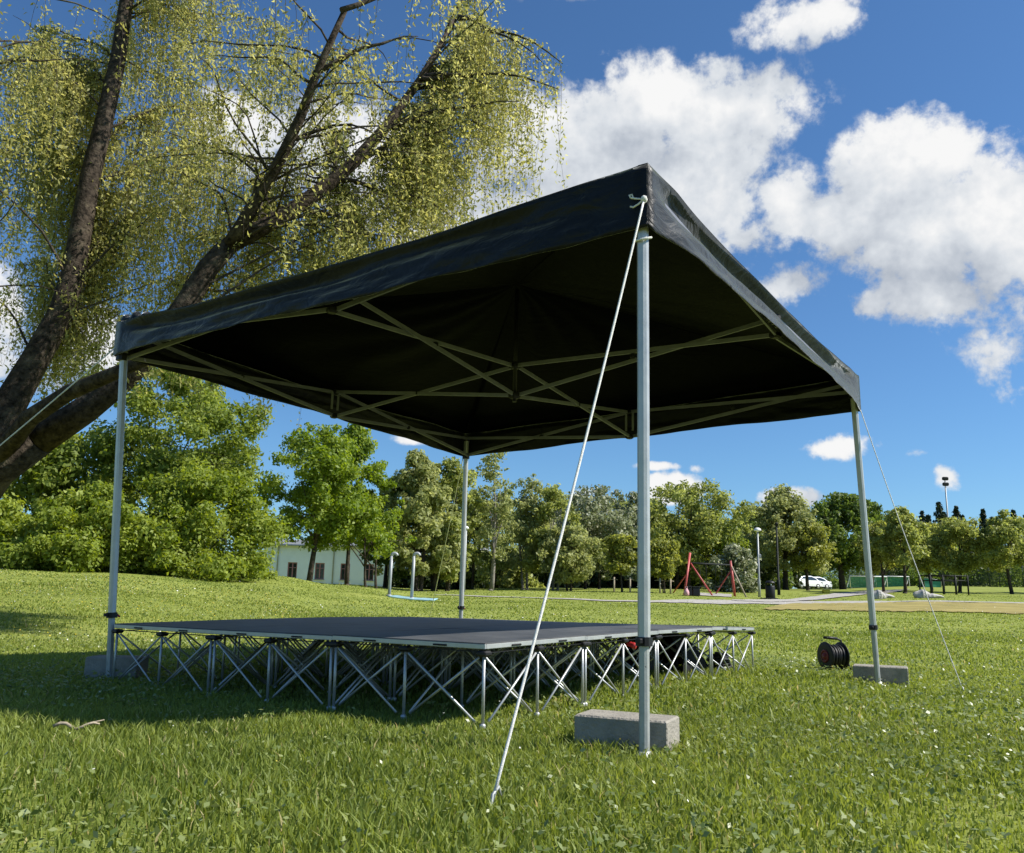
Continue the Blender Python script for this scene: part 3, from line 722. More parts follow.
def tree(name, label, u, y, vtop, wpx, leaf, n=9000, cb=.25, lsize=.11, shape='round', clump=.20, trunks=1, tr=None, bark=None, sparse=1., cat='tree', group='trees around the park', nclump=70, seed=None, lean=0):
    p = gpt(u, y); h = at(u, vtop, y).z-p.z; R_ = wpx/2*y/F_PX
    root = empty(name, p, label, cat, group)
    bark = bark or M_bark; tr = tr or max(.05, h*.017)
    # envelope radius at relative height q (0 crown base .. 1 top)
    def env(q):
        if shape == 'round': return math.sin(math.pi*(.10+.84*q))**.62
        if shape == 'egg': return max(0, math.sin(math.pi*min(1, (.14+.82*q)**.75)))**.8
        if shape == 'tall': return .35+.65*math.sin(math.pi*(.12+.80*q))
        if shape == 'bush': return max(.05, 1-q**2.2)**.62
        if shape == 'cone': return max(.02, 1-q)**.85
        return 1
    a1, a2, a3 = (random.random()*6 for _ in range(3))
    cen = []; rad = []; cnt = []
    cb_z = h*cb
    tries = 0
    while len(cen) < nclump and tries < 4000:
        tries += 1
        q = random.random()**(1.25 if shape == 'bush' else .85); a = random.random()*2*math.pi
        lob = 1+.18*math.sin(2*a+a1+q*4)+.16*math.sin(3*a+a2-q*7)+.14*math.sin(5*a+a3+q*9)+.10*math.sin(7*a-a1+q*15)
        e = env(q)*R_*lob
        if random.random() > (e/R_)**.8+.08: continue
        rr = e*math.sqrt(random.random()*.86+.14)
        cr = R_*clump*random.uniform(.55, 1.45)*(1 if q < .9 else .75)
        if random.random() < .22: rr = e*random.uniform(1., 1.16); cr *= .5
        z = cb_z+(h-cb_z)*q
        z = min(z, h-cr*.45)
        c = np.array([math.cos(a)*max(rr-cr*.5, 0)+lean*z/h, math.sin(a)*max(rr-cr*.5, 0), max(z, cr*.5)])
        cen.append(c); rad.append(cr); cnt.append(cr**2)
    tot = sum(cnt); cnt = [max(4, int(n*1.5*sparse*k/tot)) for k in cnt]
    # trunk and limbs
    mb = MB(); O = Vector((0, 0, 0))
    for k in range(trunks):
        off = Vector((0, 0, -.15)) if trunks == 1 else Vector((random.uniform(-1, 1)*R_*.22, random.uniform(-1, 1)*R_*.22, -.15))
        topz = h*(.80 if shape != 'bush' else .6)
        tip = Vector((random.uniform(-.12, .12)*R_+off.x*1.8+lean*.8, random.uniform(-.12, .12)*R_+off.y*1.8, topz))
        rt = tr*(1 if trunks == 1 else .72)
        pts = limb(mb, off, tip, rt*1.15, rt*.16, h*.02, 10, 9)
        mb.tube([off, off+Vector((0, 0, .25))], [rt*1.5, rt*1.12], 9)
        for j in range(int(13/trunks)+3):
            t = random.uniform(.28, .92); i = min(len(pts)-2, int(t*(len(pts)-1))); s0 = pts[i].lerp(pts[i+1], t*(len(pts)-1)-i)
            c = Vector(random.choice(cen))
            if c.z < s0.z-.1*h: continue
            bp = limb(mb, s0, s0.lerp(c, .95), rt*(1-t)*.62+.012, .010, h*.015, 6, 6)
            for _ in range(7 if bark is M_barkb else 2):
                c2 = Vector(random.choice(cen))
                if (c2-bp[3]).length < R_*.7: limb(mb, bp[3], c2, rt*(1-t)*.3+.008, .006, h*.01, 5, 5)
    link('trunk', mb.mesh('trunk', bark), root)
    c, nb, va = leaf_cloud(cen, rad, cnt, lsize, 0)
    ls = lsize
    if leaf == 'blossom':
        va = np.where(RNG.random(len(va)) < .16, .80+.15*RNG.random(len(va)), va*.35)
    link('crown', leaf_mesh('crown', c, nb, np.full(len(c), ls), va, LM[leaf], .55, .5), root)
    return root
GL_ = 'leafy trees on the slope at the left'
tree('maple_tree', 'tall fresh-green maple with dark forked limbs behind the left canopy leg', 163, 34, 364, 176, 'maple_deep', 34000, .16, .080, 'round', .17, 2, .13, group=GL_, nclump=110)
tree('maple_bush', 'bright yellow-green bush on the slope, left of the left canopy leg', 88, 27.5, 488, 130, 'maple', 22000, .02, .068, 'bush', .20, 3, .05, cat='bush', group=GL_)
tree('maple_bush', 'broad light-green bush right of the left canopy leg, reaching the grass', 197, 29.5, 466, 142, 'maple', 26000, .02, .068, 'bush', .18, 3, .05, cat='bush', group=GL_, nclump=90)
tree('maple_bush', 'low light-green bush on the slope, partly behind the left canopy leg', 140, 28.5, 512, 110, 'maple', 13000, .0, .068, 'bush', .2, 3, .05, cat='bush', group=GL_)
tree('maple_bush', 'small rounded bush at the right end of the slope bushes beside the white building', 247, 31, 505, 36, 'maple', 8000, .0, .070, 'bush', .24, 2, .04, cat='bush', group=GL_, nclump=40)
tree('maple_tree', 'dense mid-green tree behind the willow trunk at the left', 28, 33, 425, 150, 'maple_deep', 14000, .1, .10, 'round', .19, 1, group=GL_)
tree('maple_tree', 'green tree at the far left margin behind the slope', -70, 36, 400, 170, 'maple_deep', 13000, .1, .11, 'round', .19, 1, group=GL_)
tree('maple_bush', 'bright bush at the far left margin on the slope', -30, 28, 500, 130, 'maple', 10000, .0, .085, 'bush', .2, 2, .05, cat='bush', group=GL_)
GM = 'trees in front of the white building'
tree('linden_tree', 'light-green linden with a single dark trunk in front of the white building', 309, 41, 425, 100, 'linden', 17000, .23, .088, 'round', .19, 1, .13, group=GM, nclump=95)
tree('linden_tree', 'taller of the light-green lindens, rising just left of the dark trees', 347, 45, 424, 74, 'linden', 14000, .24, .092, 'egg', .20, 1, .11, group=GM)
tree('linden_tree', 'small linden with two thin leaning trunks before the white building', 372, 42, 508, 62, 'linden', 3000, .38, .085, 'round', .22, 2, .09, group=GM, nclump=40)
tree('shade_tree', 'grey-green multi-stemmed tree behind the hooked posts', 412, 48, 452, 84, 'grey', 12000, .12, .12, 'egg', .18, 3, .17, group=GM, nclump=85)
tree('shade_tree', 'dark leafy multi-stemmed tree left of the back canopy leg', 440, 50, 462, 74, 'olive', 10000, .10, .12, 'round', .19, 3, .17, group=GM)
tree('shade_tree', 'dark green tree between the lindens and the hooked posts', 387, 50, 478, 60, 'dark', 8000, .12, .12, 'round', .2, 2, .15, group=GM)
tree('poplar_tree', 'sparse tall poplar with bare twigs just right of the back canopy leg', 491, 52, 452, 46, 'grey', 2600, .25, .10, 'tall', .22, 1, .13, M_barkb, .9, group=GM, nclump=60)
GB_ = 'trees along the back of the park'
tree('willow_shrub', 'thin olive sallow behind the back canopy leg', 470, 57, 490, 50, 'olive', 5000, .08, .12, 'egg', .2, 2, .1, group=GB_)
tree('birch_tree', 'feathery half-bare birch left of the white guy rope', 528, 57, 474, 56, 'grey', 4800, .16, .11, 'egg', .2, 2, .11, M_barkb, group=GB_)
tree('birch_tree', 'pale trunked sparse birch crossed by the white guy rope', 552, 56, 484, 56, 'olive', 5200, .2, .11, 'egg', .2, 2, .11, M_barkb, group=GB_)
tree('bird_cherry', 'grey-green bird cherry flecked with white blossom, left of the near canopy leg', 592, 60, 488, 84, 'blossom', 11000, .1, .12, 'round', .18, 2, .13, group=GB_, nclump=85)
tree('bird_cherry', 'small blossoming cherry just left of the near canopy leg', 630, 66, 492, 56, 'blossom', 7000, .1, .125, 'round', .2, 2, .13, group=GB_)
tree('bird_cherry', 'low wide pale tree beneath the taller birches', 572, 54, 528, 66, 'grey', 6500, .2, .11, 'round', .2, 2, .1, group=GB_)
tree('young_tree', 'small bronze-leaved staked tree left of the near canopy leg', 622, 50, 536, 40, 'ochre', 4500, .36, .095, 'round', .24, 1, .06, group='young staked trees', nclump=45)
tree('young_tree', 'small bronze-leaved staked tree right of the near canopy leg', 663, 50, 541, 40, 'ochre', 4500, .36, .095, 'round', .24, 2, .05, group='young staked trees', nclump=45)
tree('sallow_tree', 'large olive-grey tree right of the near canopy leg, above the red swing', 680, 67, 482, 112, 'olive', 15000, .12, .13, 'round', .15, 3, .2, group=GB_, nclump=110)
tree('sallow_tree', 'green tree sloping down to the right behind the red swing', 712, 68, 510, 84, 'maple_deep', 11000, .08, .13, 'bush', .18, 2, .16, group=GB_, nclump=80)
tree('bird_cherry', 'white-blossomed bush drooping behind the right end of the red swing', 734, 61, 546, 52, 'blossom', 7000, .02, .11, 'bush', .2, 2, .08, group=GB_)
tree('ash_tree', 'tall grey-green tree behind the dark lamp post', 786, 73, 487, 80, 'grey', 15000, .19, .135, 'egg', .17, 1, .22, group=GB_, nclump=110)
tree('ash_tree', 'yellow-green lower tree beside the white cars', 808, 71, 522, 52, 'ochre', 7500, .32, .11, 'round', .2, 1, .14, group=GB_)
tree('oak_tree', 'dark round deciduous tree left of the right canopy leg', 843, 86, 496, 78, 'dark', 16000, .22, .15, 'round', .17, 1, .3, group=GB_, nclump=110)
tree('oak_tree', 'dark tree directly behind the right canopy leg', 872, 92, 505, 50, 'dark', 8000, .22, .15, 'round', .2, 1, .25, group=GB_)
for (u, y, vt, w, lb, lf) in ((512, 82, 490, 60, 'dim olive tree in the back row behind the sparse poplar', 'olive'), (560, 86, 496, 70, 'dim grey-green tree in the back row behind the birches', 'grey'), (612, 84, 500, 70, 'dim olive tree in the back row behind the bird cherries', 'olive'),
    (648, 88, 500, 60, 'dim green tree in the back row behind the near canopy leg', 'maple_deep'), (745, 88, 514, 60, 'dark tree in the gap left of the white street lamp', 'dark'), (764, 92, 508, 50, 'dim tree in the back row behind the white street lamp', 'olive'), (450, 72, 480, 60, 'dim tree in the back row left of the back canopy leg', 'olive')):
    tree('park_tree', lb, u, y, vt, w, lf, 8000, .06, .14, 'round', .2, 2, .15, group=GB_, nclump=70)
GY = 'young trees on the right lawn'
tree('park_tree', 'bronze-green tree just right of the right canopy leg', 884, 66, 522, 54, 'ochre', 6500, .30, .115, 'egg', .2, 1, .11, group=GY)
tree('park_tree', 'upright olive tree crossed by the right guy rope', 905, 62, 509, 54, 'olive', 7500, .32, .11, 'egg', .19, 1, .12, group=GY)
tree('park_tree', 'rounded bronze tree right of the upright olive tree', 932, 74, 524, 48, 'ochre', 6500, .30, .12, 'round', .2, 1, .12, group=GY)
tree('park_tree', 'olive tree at the right edge beside the climbing frame', 960, 68, 520, 60, 'olive', 7500, .30, .115, 'round', .2, 1, .13, group=GY)
tree('park_tree', 'olive tree at the far right margin', 1012, 66, 512, 62, 'olive', 7000, .30, .115, 'egg', .2, 1, .13, group=GY)
tree('park_tree', 'tree beyond the right margin of the lawn', 1075, 70, 518, 70, 'ochre', 6500, .28, .115, 'round', .2, 1, .13, group=GY)
# dark undergrowth behind the trees: shrubs one can tell apart
und = [(505, 64, 548, 60, 'light-green shrub behind the sparse poplar', 'olive'), (545, 70, 552, 64, 'dark shrub behind the birches', 'shade'), (590, 70, 548, 70, 'dark shrub under the bird cherry', 'shade'),
       (640, 72, 545, 70, 'dark shrub behind the near canopy leg', 'shade'), (690, 74, 545, 76, 'dark shrub behind the red swing', 'shade'), (748, 78, 520, 60, 'dark shrub left of the white street lamp', 'dark'),
       (770, 79, 550, 50, 'dark shrub behind the litter bin', 'shade'), (425, 58, 555, 60, 'dark shrub behind the hooked posts', 'shade'), (460, 60, 560, 50, 'dark shrub behind the back canopy leg', 'shade'),
       (815, 108, 550, 50, 'dark shrub behind the white cars', 'dark'), (905, 118, 548, 70, 'dark green shrub behind the young trees', 'dark'), (955, 120, 545, 70, 'dark green shrub behind the climbing frame', 'dark'), (1010, 120, 545, 80, 'dark green shrub at the right margin', 'dark'),
       (865, 122, 552, 70, 'dark green shrub behind the football goals', 'dark')]
for (u, y, vt, w, lb, lf) in und:
    tree('shrub', lb, u, y, vt, w, lf, 4200, .0, .17, 'bush', .24, 3, .06, cat='shrub', group='shrubs along the back of the park', nclump=45)
# clipped hedge running along the back
def hedge(u0, u1, y0, y1, hgt, label):
    n = 40; cs = []; rd = []
    a = gpt(u0, y0)
    root = empty('hedge', a, label, 'hedge')
    mbx = MB()
    for i in range(n):
        t = i/(n-1); p = gpt(u0*(1-t)+u1*t, y0*(1-t)+y1*t)-a
        for k in range(3): cs.append(np.array([p.x+random.uniform(-.3, .3), p.y+random.uniform(-.5, .5), p.z+hgt*(.25+.28*k)+random.uniform(-.1, .1)])); rd.append(.62*random.uniform(.8, 1.2))
        mbx.tube([p+Vector((0, 0, -.1)), p+Vector((random.uniform(-.1, .1), 0, hgt*.6))], [.03, .015], 5)
    link('stems', mbx.mesh('stems', M_bark), root)
    c, nb, va = leaf_cloud(cs, rd, [70]*len(cs), .14, 0)
    link('foliage', leaf_mesh('foliage', c, nb, np.full(len(c), .15), va, LM['shade'], .6, .4), root)
hedge(500, 765, 66, 76, 1.9, 'long dark hedge behind the red swing and the staked trees')
# spruces on the far rise
spr = [(884, 200, 514), (891, 215, 517), (911, 205, 512), (917, 200, 517), (927, 210, 511), (933, 190, 515), (945, 180, 502), (950, 195, 513), (962, 185, 506), (968, 200, 515), (989, 190, 509), (998, 200, 517), (1020, 195, 510), (1032, 200, 515)]
def spruce(u, y, vt, label, i):
    p = gpt(u, y); h = at(u, vt, y).z-p.z; R_ = h*random.uniform(.24, .36)
    root = empty('spruce_tree', p, label, 'spruce', 'dark spruces on the far rise')
    link('trunk', MB().tube([(0, 0, -.3), (0, 0, h*.97)], [h*.016, .03], 8).mesh('trunk', M_bark), root)
    cs = []; rd = []
    for k in range(34):
        q = k/34; r = R_*(1-q)**.85*(1+.12*math.sin(k*2.4))
        m = max(2, int(8*(1-q)))
        for j in range(m):
            a = 2*math.pi*(j/m)+k*1.3+random.uniform(-.4, .4)
            cs.append(np.array([math.cos(a)*r*.55, math.sin(a)*r*.55, h*(.06+.94*q)-r*.10])); rd.append(max(.25, r*.40))
    cs.append(np.array([0, 0, h*.985])); rd.append(.22)
    c, nb, va = leaf_cloud(cs, rd, [18]*len(cs), .3, 0)
    link('crown', leaf_mesh('crown', c, nb, np.full(len(c), .42), va, LM['needle'], .45, .1, .6), root)
sl_ = ['dark spruce top just right of the right canopy leg', 'dark spruce behind the bronze-green tree', 'dark spruce behind the upright olive tree', 'low dark spruce top right of the upright olive tree', 'slender dark spruce above the rounded bronze tree', 'dark spruce left of the tallest spruce', 'tallest dark spruce left of the floodlight mast', 'dark spruce behind the floodlight mast', 'dark spruce right of the floodlight mast', 'dark spruce second right of the floodlight mast', 'dark spruce above the right margin lawn', 'dark spruce over the far right olive tree', 'dark spruce at the very right margin', 'last dark spruce beyond the right margin']
for i, (u, y, vt) in enumerate(spr): spruce(u, y, vt, sl_[i], i)

# ------------------------------------------------------------------ the big weeping willow at the left
def willow():
    D = 9.0
    base = gpt(-95, 9.4)
    root = empty('weeping_willow', base, 'big weeping willow with dark leaning limbs and hanging yellow-green leaves, beside the canopy', 'tree')
    def P(u, v, y): return at(u, v, y)
    tk = MB()
    # bole and the two great stems
    bole = [base+Vector((0, 0, -.2)), P(-75, 590, 9.4), P(-45, 520, 9.3), P(-5, 470, 9.2), P(40, 440, 9.1)]
    tk.tube(bole, [.50, .35, .26, .21, .17], 16)
    la = [P(40, 440, 9.1), P(85, 410, 9.05), P(122, 380, 9.0), P(158, 345, 9.0), P(190, 298, 9.05), P(208, 268, 9.1), P(228, 246, 9.15)]
    tk.tube(la, [.165, .15, .138, .130, .122, .116, .110], 14)
    # right fork of the limb
    lb = [P(228, 246, 9.15), P(262, 228, 9.3), P(300, 205, 9.5), P(330, 183, 9.6), P(356, 160, 9.7), P(385, 128, 9.9), P(420, 80, 10.1), P(455, 20, 10.4)]
    tk.tube(lb, [.100, .096, .09, .084, .078, .066, .05, .03], 11)
    # left fork, steeper
    lc = [P(226, 250, 9.15), P(240, 228, 9.0), P(256, 200, 8.9), P(272, 175, 8.8), P(286, 148, 8.7), P(300, 118, 8.6), P(318, 70, 8.5), P(345, 10, 8.3)]
    tk.tube(lc, [.085, .075, .07, .066, .062, .055, .042, .03], 10)
    # dark upper branch seen left of the canopy leg
    ld = [P(-20, 480, 9.25), P(30, 418, 8.7), P(70, 392, 8.4), P(108, 376, 8.2), P(150, 358, 8.0), P(190, 335, 7.9)]
    tk.tube(ld, [.12, .095, .082, .07, .055, .035], 11)
    # second stem going up at the left
    le = [P(-45, 520, 9.3), P(-5, 430, 9.5), P(35, 360, 9.7), P(62, 312, 9.8), P(74, 272, 9.9), P(82, 225, 10.0), P(92, 170, 10.1), P(105, 118, 10.2), P(118, 60, 10.3), P(128, -10, 10.4), P(140, -120, 10.6)]
    tk.tube(le, [.24, .19, .155, .145, .138, .13, .12, .11, .10, .085, .05], 13)
    lf = [P(-45, 520, 9.3), P(-70, 400, 9.0), P(-80, 250, 8.8), P(-60, 100, 8.6), P(-30, -60, 8.5)]
    tk.tube(lf, [.3, .22, .17, .12, .06], 11)
    mains = [la, lb, lc, ld, le, lf]
    # secondary branches
    secs = []
    br = MB()
    def sec(p0, p1, r0, droop):
        pts = []; ph = random.random()*6
        n = 9
        for i in range(n):
            t = i/(n-1); p = p0.lerp(p1, t); p.z += droop*4*t*(1-t); p += Vector((math.sin(t*7+ph), math.cos(t*6+ph), math.sin(t*9+ph)))*.05
            pts.append(p)
        br.tube(pts, [r0*(1-.85*i/(n-1)) for i in range(n)], 6)
        secs.append(pts)
    for m in mains:
        for i in range(len(m)-1):
            for _ in range(5 if m is not la else 3):
                s = m[i].lerp(m[i+1], random.random())
                if s.z < 3.0: continue
                a = random.uniform(0, 2*math.pi) if random.random() < .3 else random.uniform(.1, 2.9); L_ = random.uniform(.9, 2.4)
                e = s+Vector((math.cos(a)*L_, math.sin(a)*L_*.9, random.uniform(.1, 1.6)))
                sec(s, e, random.uniform(.010, .020), random.uniform(.05, .3))
    # explicit boughs reaching out over the canopy to the right
    for (u0, v0, y0, u1, v1, y1) in ((356, 160, 9.7, 470, 130, 9.6), (385, 128, 9.9, 520, 105, 9.4), (420, 80, 10.1, 555, 85, 9.5), (330, 183, 9.6, 450, 215, 9.9), (356, 160, 9.7, 430, 165, 10.6), (420, 80, 10.1, 520, 40, 10.8), (455, 20, 10.4, 560, 60, 9.9), (385, 128, 9.9, 500, 130, 10.3), (300, 205, 9.5, 400, 260, 10.2), (420, 80, 10.1, 500, 90, 9.6), (455, 20, 10.4, 540, 60, 9.6), (318, 70, 8.5, 420, 40, 8.9), (345, 10, 8.3, 470, -20, 8.9)):
        sec(P(u0, v0, y0), P(u1, v1, y1), .032, .12)
    link('trunk', tk.mesh('trunk', M_barkw, base), root)
    # hanging fronds: thin twigs with small narrow leaves
    cl = []; ax = []; va = []; tw = br
    def pix(p):
        q = Vector((p.x, p.y, p.z-HC)); d = q.y*cp+q.z*sp
        if d < .5: return None
        w = -q.y*sp+q.z*cp; X = F_PX*q.x/d; Y = -F_PX*w/d
        return CX+X*cr_-Y*sr_, CY+X*sr_+Y*cr_
    lbu = [pix(q) for q in lb]; nf = 0
    for s_ in secs*46:
        k = random.uniform(.15, 1); i = min(len(s_)-2, int(k*(len(s_)-1))); p = s_[i].lerp(s_[i+1], random.random())
        Lf = random.uniform(.5, 1.5)*(1.15 if p.z > 5 else .8)
        # willow skirts stay clear of the tent roof
        if p.x > -1.9 and p.y < 9.4 and p.z-Lf < 3.1: Lf = max(.3, p.z-3.2)
        uv = pix(p)
        if uv and (uv[0] > 566 or (uv[0] > 480 and uv[1] > 225)): continue
        if uv and uv[0] > 450 and random.random() < .3: continue
        if uv and (uv[0] < -260 or uv[1] < -220): continue
        if p.y < 10.0 and random.random() < .76: continue
        # an opening in the hanging curtain along the great right-hand limb
        if uv and 228 < uv[0] < 430 and p.y < 10.2:
            vl = np.interp(uv[0], [q[0] for q in lbu], [q[1] for q in lbu])
            if uv[1] < vl+10 and uv[1]+Lf*F_PX/p.y > vl-12 and random.random() < .86: continue
        if p.z-Lf < 2.7: Lf = max(.25, p.z-random.uniform(2.5, 3.1))
        if p.z < 2.9: continue
        nf += 1
        a = random.random()*6.3; out = Vector((math.cos(a), math.sin(a), 0))*random.uniform(.1, .45); sw = Vector((random.uniform(-.15, .15), random.uniform(-.15, .15), 0))
        pts = []
        for j in range(8):
            t = j/7; pts.append(p+out*(1-(1-t)**2)*.6+sw*t*t+Vector((0, 0, .10*math.sin(math.pi*min(1, t*2))*(t < .5)-Lf*t**1.25)))
        tw.tube(pts, [.0032*(1-.6*j/7) for j in range(8)], 3, False)
        n = int(Lf*random.uniform(42, 72)); base_v = random.gauss(.5, .18)
        for _ in range(n):
            t = random.random()**.85; j = min(6, int(t*7)); q = pts[j].lerp(pts[j+1], t*7-j)
            cl.append(q+Vector((random.gauss(0, .045), random.gauss(0, .045), random.gauss(0, .03)))); va.append(min(1, max(0, base_v+random.gauss(0, .2))))
    link('branches', br.mesh('branches', M_bark, base), root)
    c = np.array(cl)-np.array(base); n = len(c)
    me = leaf_mesh('foliage', c, np.zeros((n, 3)), np.full(n, .027), np.array(va), LM['willow'], .40, .1, 1.1)
    link('foliage', me, root)
    print('willow fronds', nf, 'leaves', n)
willow()

# ------------------------------------------------------------------ building
def building():
    y = 66.; z0 = at(340, 592, y).z; x0 = at(262, 570, y).x; x1 = at(482, 580, y).x; zt_ = at(330, 546, y).z
    c = Vector(((x0+x1)/2, y, z0))
    root = empty('white_building', c, 'long low pale mint building with small red-mullioned windows and a grey roof behind the trees', 'building')
    w = x1-x0; dp = 9.; hgt = zt_-z0
    xs = [at(u, 572, y).x-c.x for u in (292, 319.5, 345, 369, 400, 424, 450)]
    ww, wz0, wz1 = .72, at(345, 580, y).z-z0, at(345, 563.5, y).z-z0
    # front wall in pieces around the window openings
    mb = MB(); t = .3
    edges = [-w/2]
    for x in xs: edges += [x-ww/2, x+ww/2]
    edges.append(w/2)
    for i in range(0, len(edges), 2): mb.box(((edges[i]+edges[i+1])/2, t/2, hgt/2), (edges[i+1]-edges[i], t, hgt))
    for x in xs:
        mb.box((x, t/2, wz0/2), (ww, t, wz0)); mb.box((x, t/2, (wz1+hgt)/2), (ww, t, hgt-wz1))
    mb.box((-w/2+t/2, dp/2+t/2, hgt/2), (t, dp-t, hgt)); mb.box((w/2-t/2, dp/2+t/2, hgt/2), (t, dp-t, hgt)); mb.box((0, dp, hgt/2), (w-2*t, t, hgt))
    link('wall', mb.mesh('wall', M_wall), root)
    link('plinth', MB().box((0, -.03, .24), (w+.05, .05, .5)).mesh('plinth', M_plinth), root)
    fm = MB()
    h = wz1-wz0; zc = (wz0+wz1)/2
    for sx in (-1, 1): fm.box((sx*(ww/2-.035), .10, 0), (.07, .07, h))
    for sz in (-1, 1): fm.box((0, .10, sz*(h/2-.035)), (ww-.14, .07, .07))
    fm.box((0, .10, 0), (.09, .06, h-.14)); fm.box((-ww/4+.01, .10, h*.18), (ww/2-.12, .05, .05)); fm.box((ww/4-.01, .10, h*.18), (ww/2-.12, .05, .05))
    frm = fm.mesh('window', M_frame_red); pane = MB().box((0, .14, 0), (ww, .02, h)).mesh('pane', M_glass); sill = MB().box((0, -.05, -h/2-.02), (ww+.1, .14, .04)).mesh('sill', M_galv)
    for x in xs:
        wd = link('window', frm, root); wd.location = (x, 0, zc); link('pane', pane, wd); link('sill', sill, wd)
    rb = MB(); ov = .35
    A = [(-w/2-ov, -ov, hgt), (w/2+ov, -ov, hgt), (w/2+ov, dp/2, hgt+.7), (-w/2-ov, dp/2, hgt+.7), (w/2+ov, dp+ov, hgt), (-w/2-ov, dp+ov, hgt)]
    rb.add(A, [(0, 1, 2, 3), (3, 2, 4, 5), (0, 3, 5), (1, 4, 2), (0, 5, 4, 1)])
    rf = link('roof', rb.mesh('roof', M_roof), root)
    link('gutter', MB().tube([(-w/2-ov, -ov-.06, hgt-.02), (w/2+ov, -ov-.06, hgt-.02)], .07, 8).mesh('gutter', M_galv), rf)
    dpm = MB().tube([(0, -.08, .1), (0, -.08, hgt-.15), (0, -.38, hgt-.03)], .045, 8).mesh('downpipe', M_galv)
    for u in (277, 333, 388, 437): link('downpipe', dpm, root).location = (at(u, 572, y).x-c.x, 0, 0)
building()

# ------------------------------------------------------------------ park furniture
def hooked_posts():
    for u, lb in ((389, 'grey metal post with a hooked top at the left end of the pale blue mat'), (411.5, 'grey metal post with a hooked top over the middle of the pale blue mat')):
        y = 30.; p = gpt(u, y); zt_ = at(u, 556, y).z; h = zt_-p.z
        root = empty('hooked_post', p, lb, 'post', 'hooked posts on the blue mat')
        k = .012
        link('pole', MB().tube([(0, 0, -.1), (.01, 0, h*.5), (.02, 0, h)], .055, 10).mesh('pole', M_galv), root)
        th = np.linspace(math.pi, .15, 9); r = .10
        link('hook', MB().tube([(.02+r+r*math.cos(t), 0, h+r*math.sin(t)) for t in th], .052, 9).mesh('hook', M_galv), root)
        link('collar', MB().lathe((0, 0, 0), [(.10, 0), (.10, .05), (.06, .07)], 12).mesh('collar', M_galv), root)
    a, b = gpt(389, 29.6), gpt(434, 29.6); mb = MB(); P = []
    for i in range(21):
        t = i/20; x = a.x*(1-t)+b.x*t
        P.append([(x, yy, ztf(x, yy)+.05+.004*math.sin(i)) for yy in (29.4, 30.2, 31.2)])
    mb.grid(P); o = mb.build('ground_mat', M_mat_blue); m = o.modifiers.new('thick', 'SOLIDIFY'); m.thickness = .05
    tag(o, 'pale blue mat on the grass under the two hooked posts', 'mat')
hooked_posts()
def swing():
    y = 50.; p = gpt(702, y)
    root = empty('swing_frame', p, 'red swing frame with slanting legs on gravel in front of the dark hedge', 'swing')
    def Q(u, v, yy): return at(u, v, yy)
    G = lambda u, yy: gpt(u, yy)-Vector((0, 0, .1))
    T1 = Q(690.5, 563, y); T2 = Q(731, 565, y+2.2)
    def leg(a, b, m, r=.075): MB().tube([a, b], r, 10).build('leg', m, root)
    leg(G(684, y-1), Q(690, 553, y), M_redpaint, .068); leg(G(714, y-.2), T1, M_redpaint, .048); leg(G(672, y+1.5), T1-Vector((0, 0, .3)), M_redpaint, .040)
    leg(G(735, y+2), Q(730.3, 560.5, y+2.2), M_redpaint, .075); leg(G(714.5, y+3.5), T2-Vector((0, 0, .3)), M_redpaint, .040); leg(G(747, y+1), T2, M_wood, .048)
    MB().tube([T1, T2], .05, 10).build('top_beam', M_darkpole, root)
    seat_y = y+.9
    for t in (.3, .68):
        a = T1.lerp(T2, t); ch = empty('swing_seat', (0, 0, 0), None, None) if False else None
        z = ztf(a.x, a.y)+.5
        st = MB().box((a.x, a.y, z), (.45, .18, .05), bev=.015).build('swing_seat', M_blackplastic, root)
        cm = MB()
        for sx in (-.2, .2): cm.tube([(a.x+sx*.8, a.y, a.z), (a.x+sx, a.y, z)], .012, 5)
        cm.build('chain', M_darkpole, st)
swing()
def crates():
    p = gpt(692.5, 47.5); root = empty('litter_box', p, 'dark grey two-part litter box beside the foot of the red swing', 'box')
    for dx, w, h in ((-.20, .30, .48), (.18, .40, .46)):
        link('box_body', MB().box((dx, 0, h/2), (w, .45, h), bev=.03, taper=(.92, .92)).mesh('box_body', M_blackplastic), root)
        link('lid', MB().box((dx, 0, h+.02), (w*.98, .44, .05), bev=.02).mesh('lid', M_darkpole), root)
    p = gpt(686.5, 47.2); root = empty('pink_bag', p, 'small pink bag on the ground at the foot of the red swing', 'bag')
    link('bag_body', MB().lathe((0, 0, 0), [(.10, 0), (.15, .06), (.15, .22), (.09, .33), (.05, .36), (.07, .42)], 12).mesh('bag_body', M_pink), root)
    link('handle', MB().tube([(-.05, 0, .40), (-.04, 0, .5), (.04, 0, .5), (.05, 0, .40)], .012, 6).mesh('handle', M_pink), root)
crates()
def stakes():
    for u, lb in ((614, 'left stake of the young tree left of the near canopy leg'), (630, 'right stake of the young tree left of the near canopy leg'), (660, 'left stake of the young tree right of the near canopy leg'), (670.5, 'right stake of the young tree right of the near canopy leg')):
        p = gpt(u, 49.2); mb = MB(); mb.tube([(0, 0, -.1), (.01, 0, .85)], .05, 8); mb.tube([(-.25, .3, .72), (0, 0, .74), (.25, .3, .72)], .02, 5)
        o = mb.build('tree_stake', M_wood); o.location = p; tag(o, lb, 'stake', 'tree stakes')
stakes()
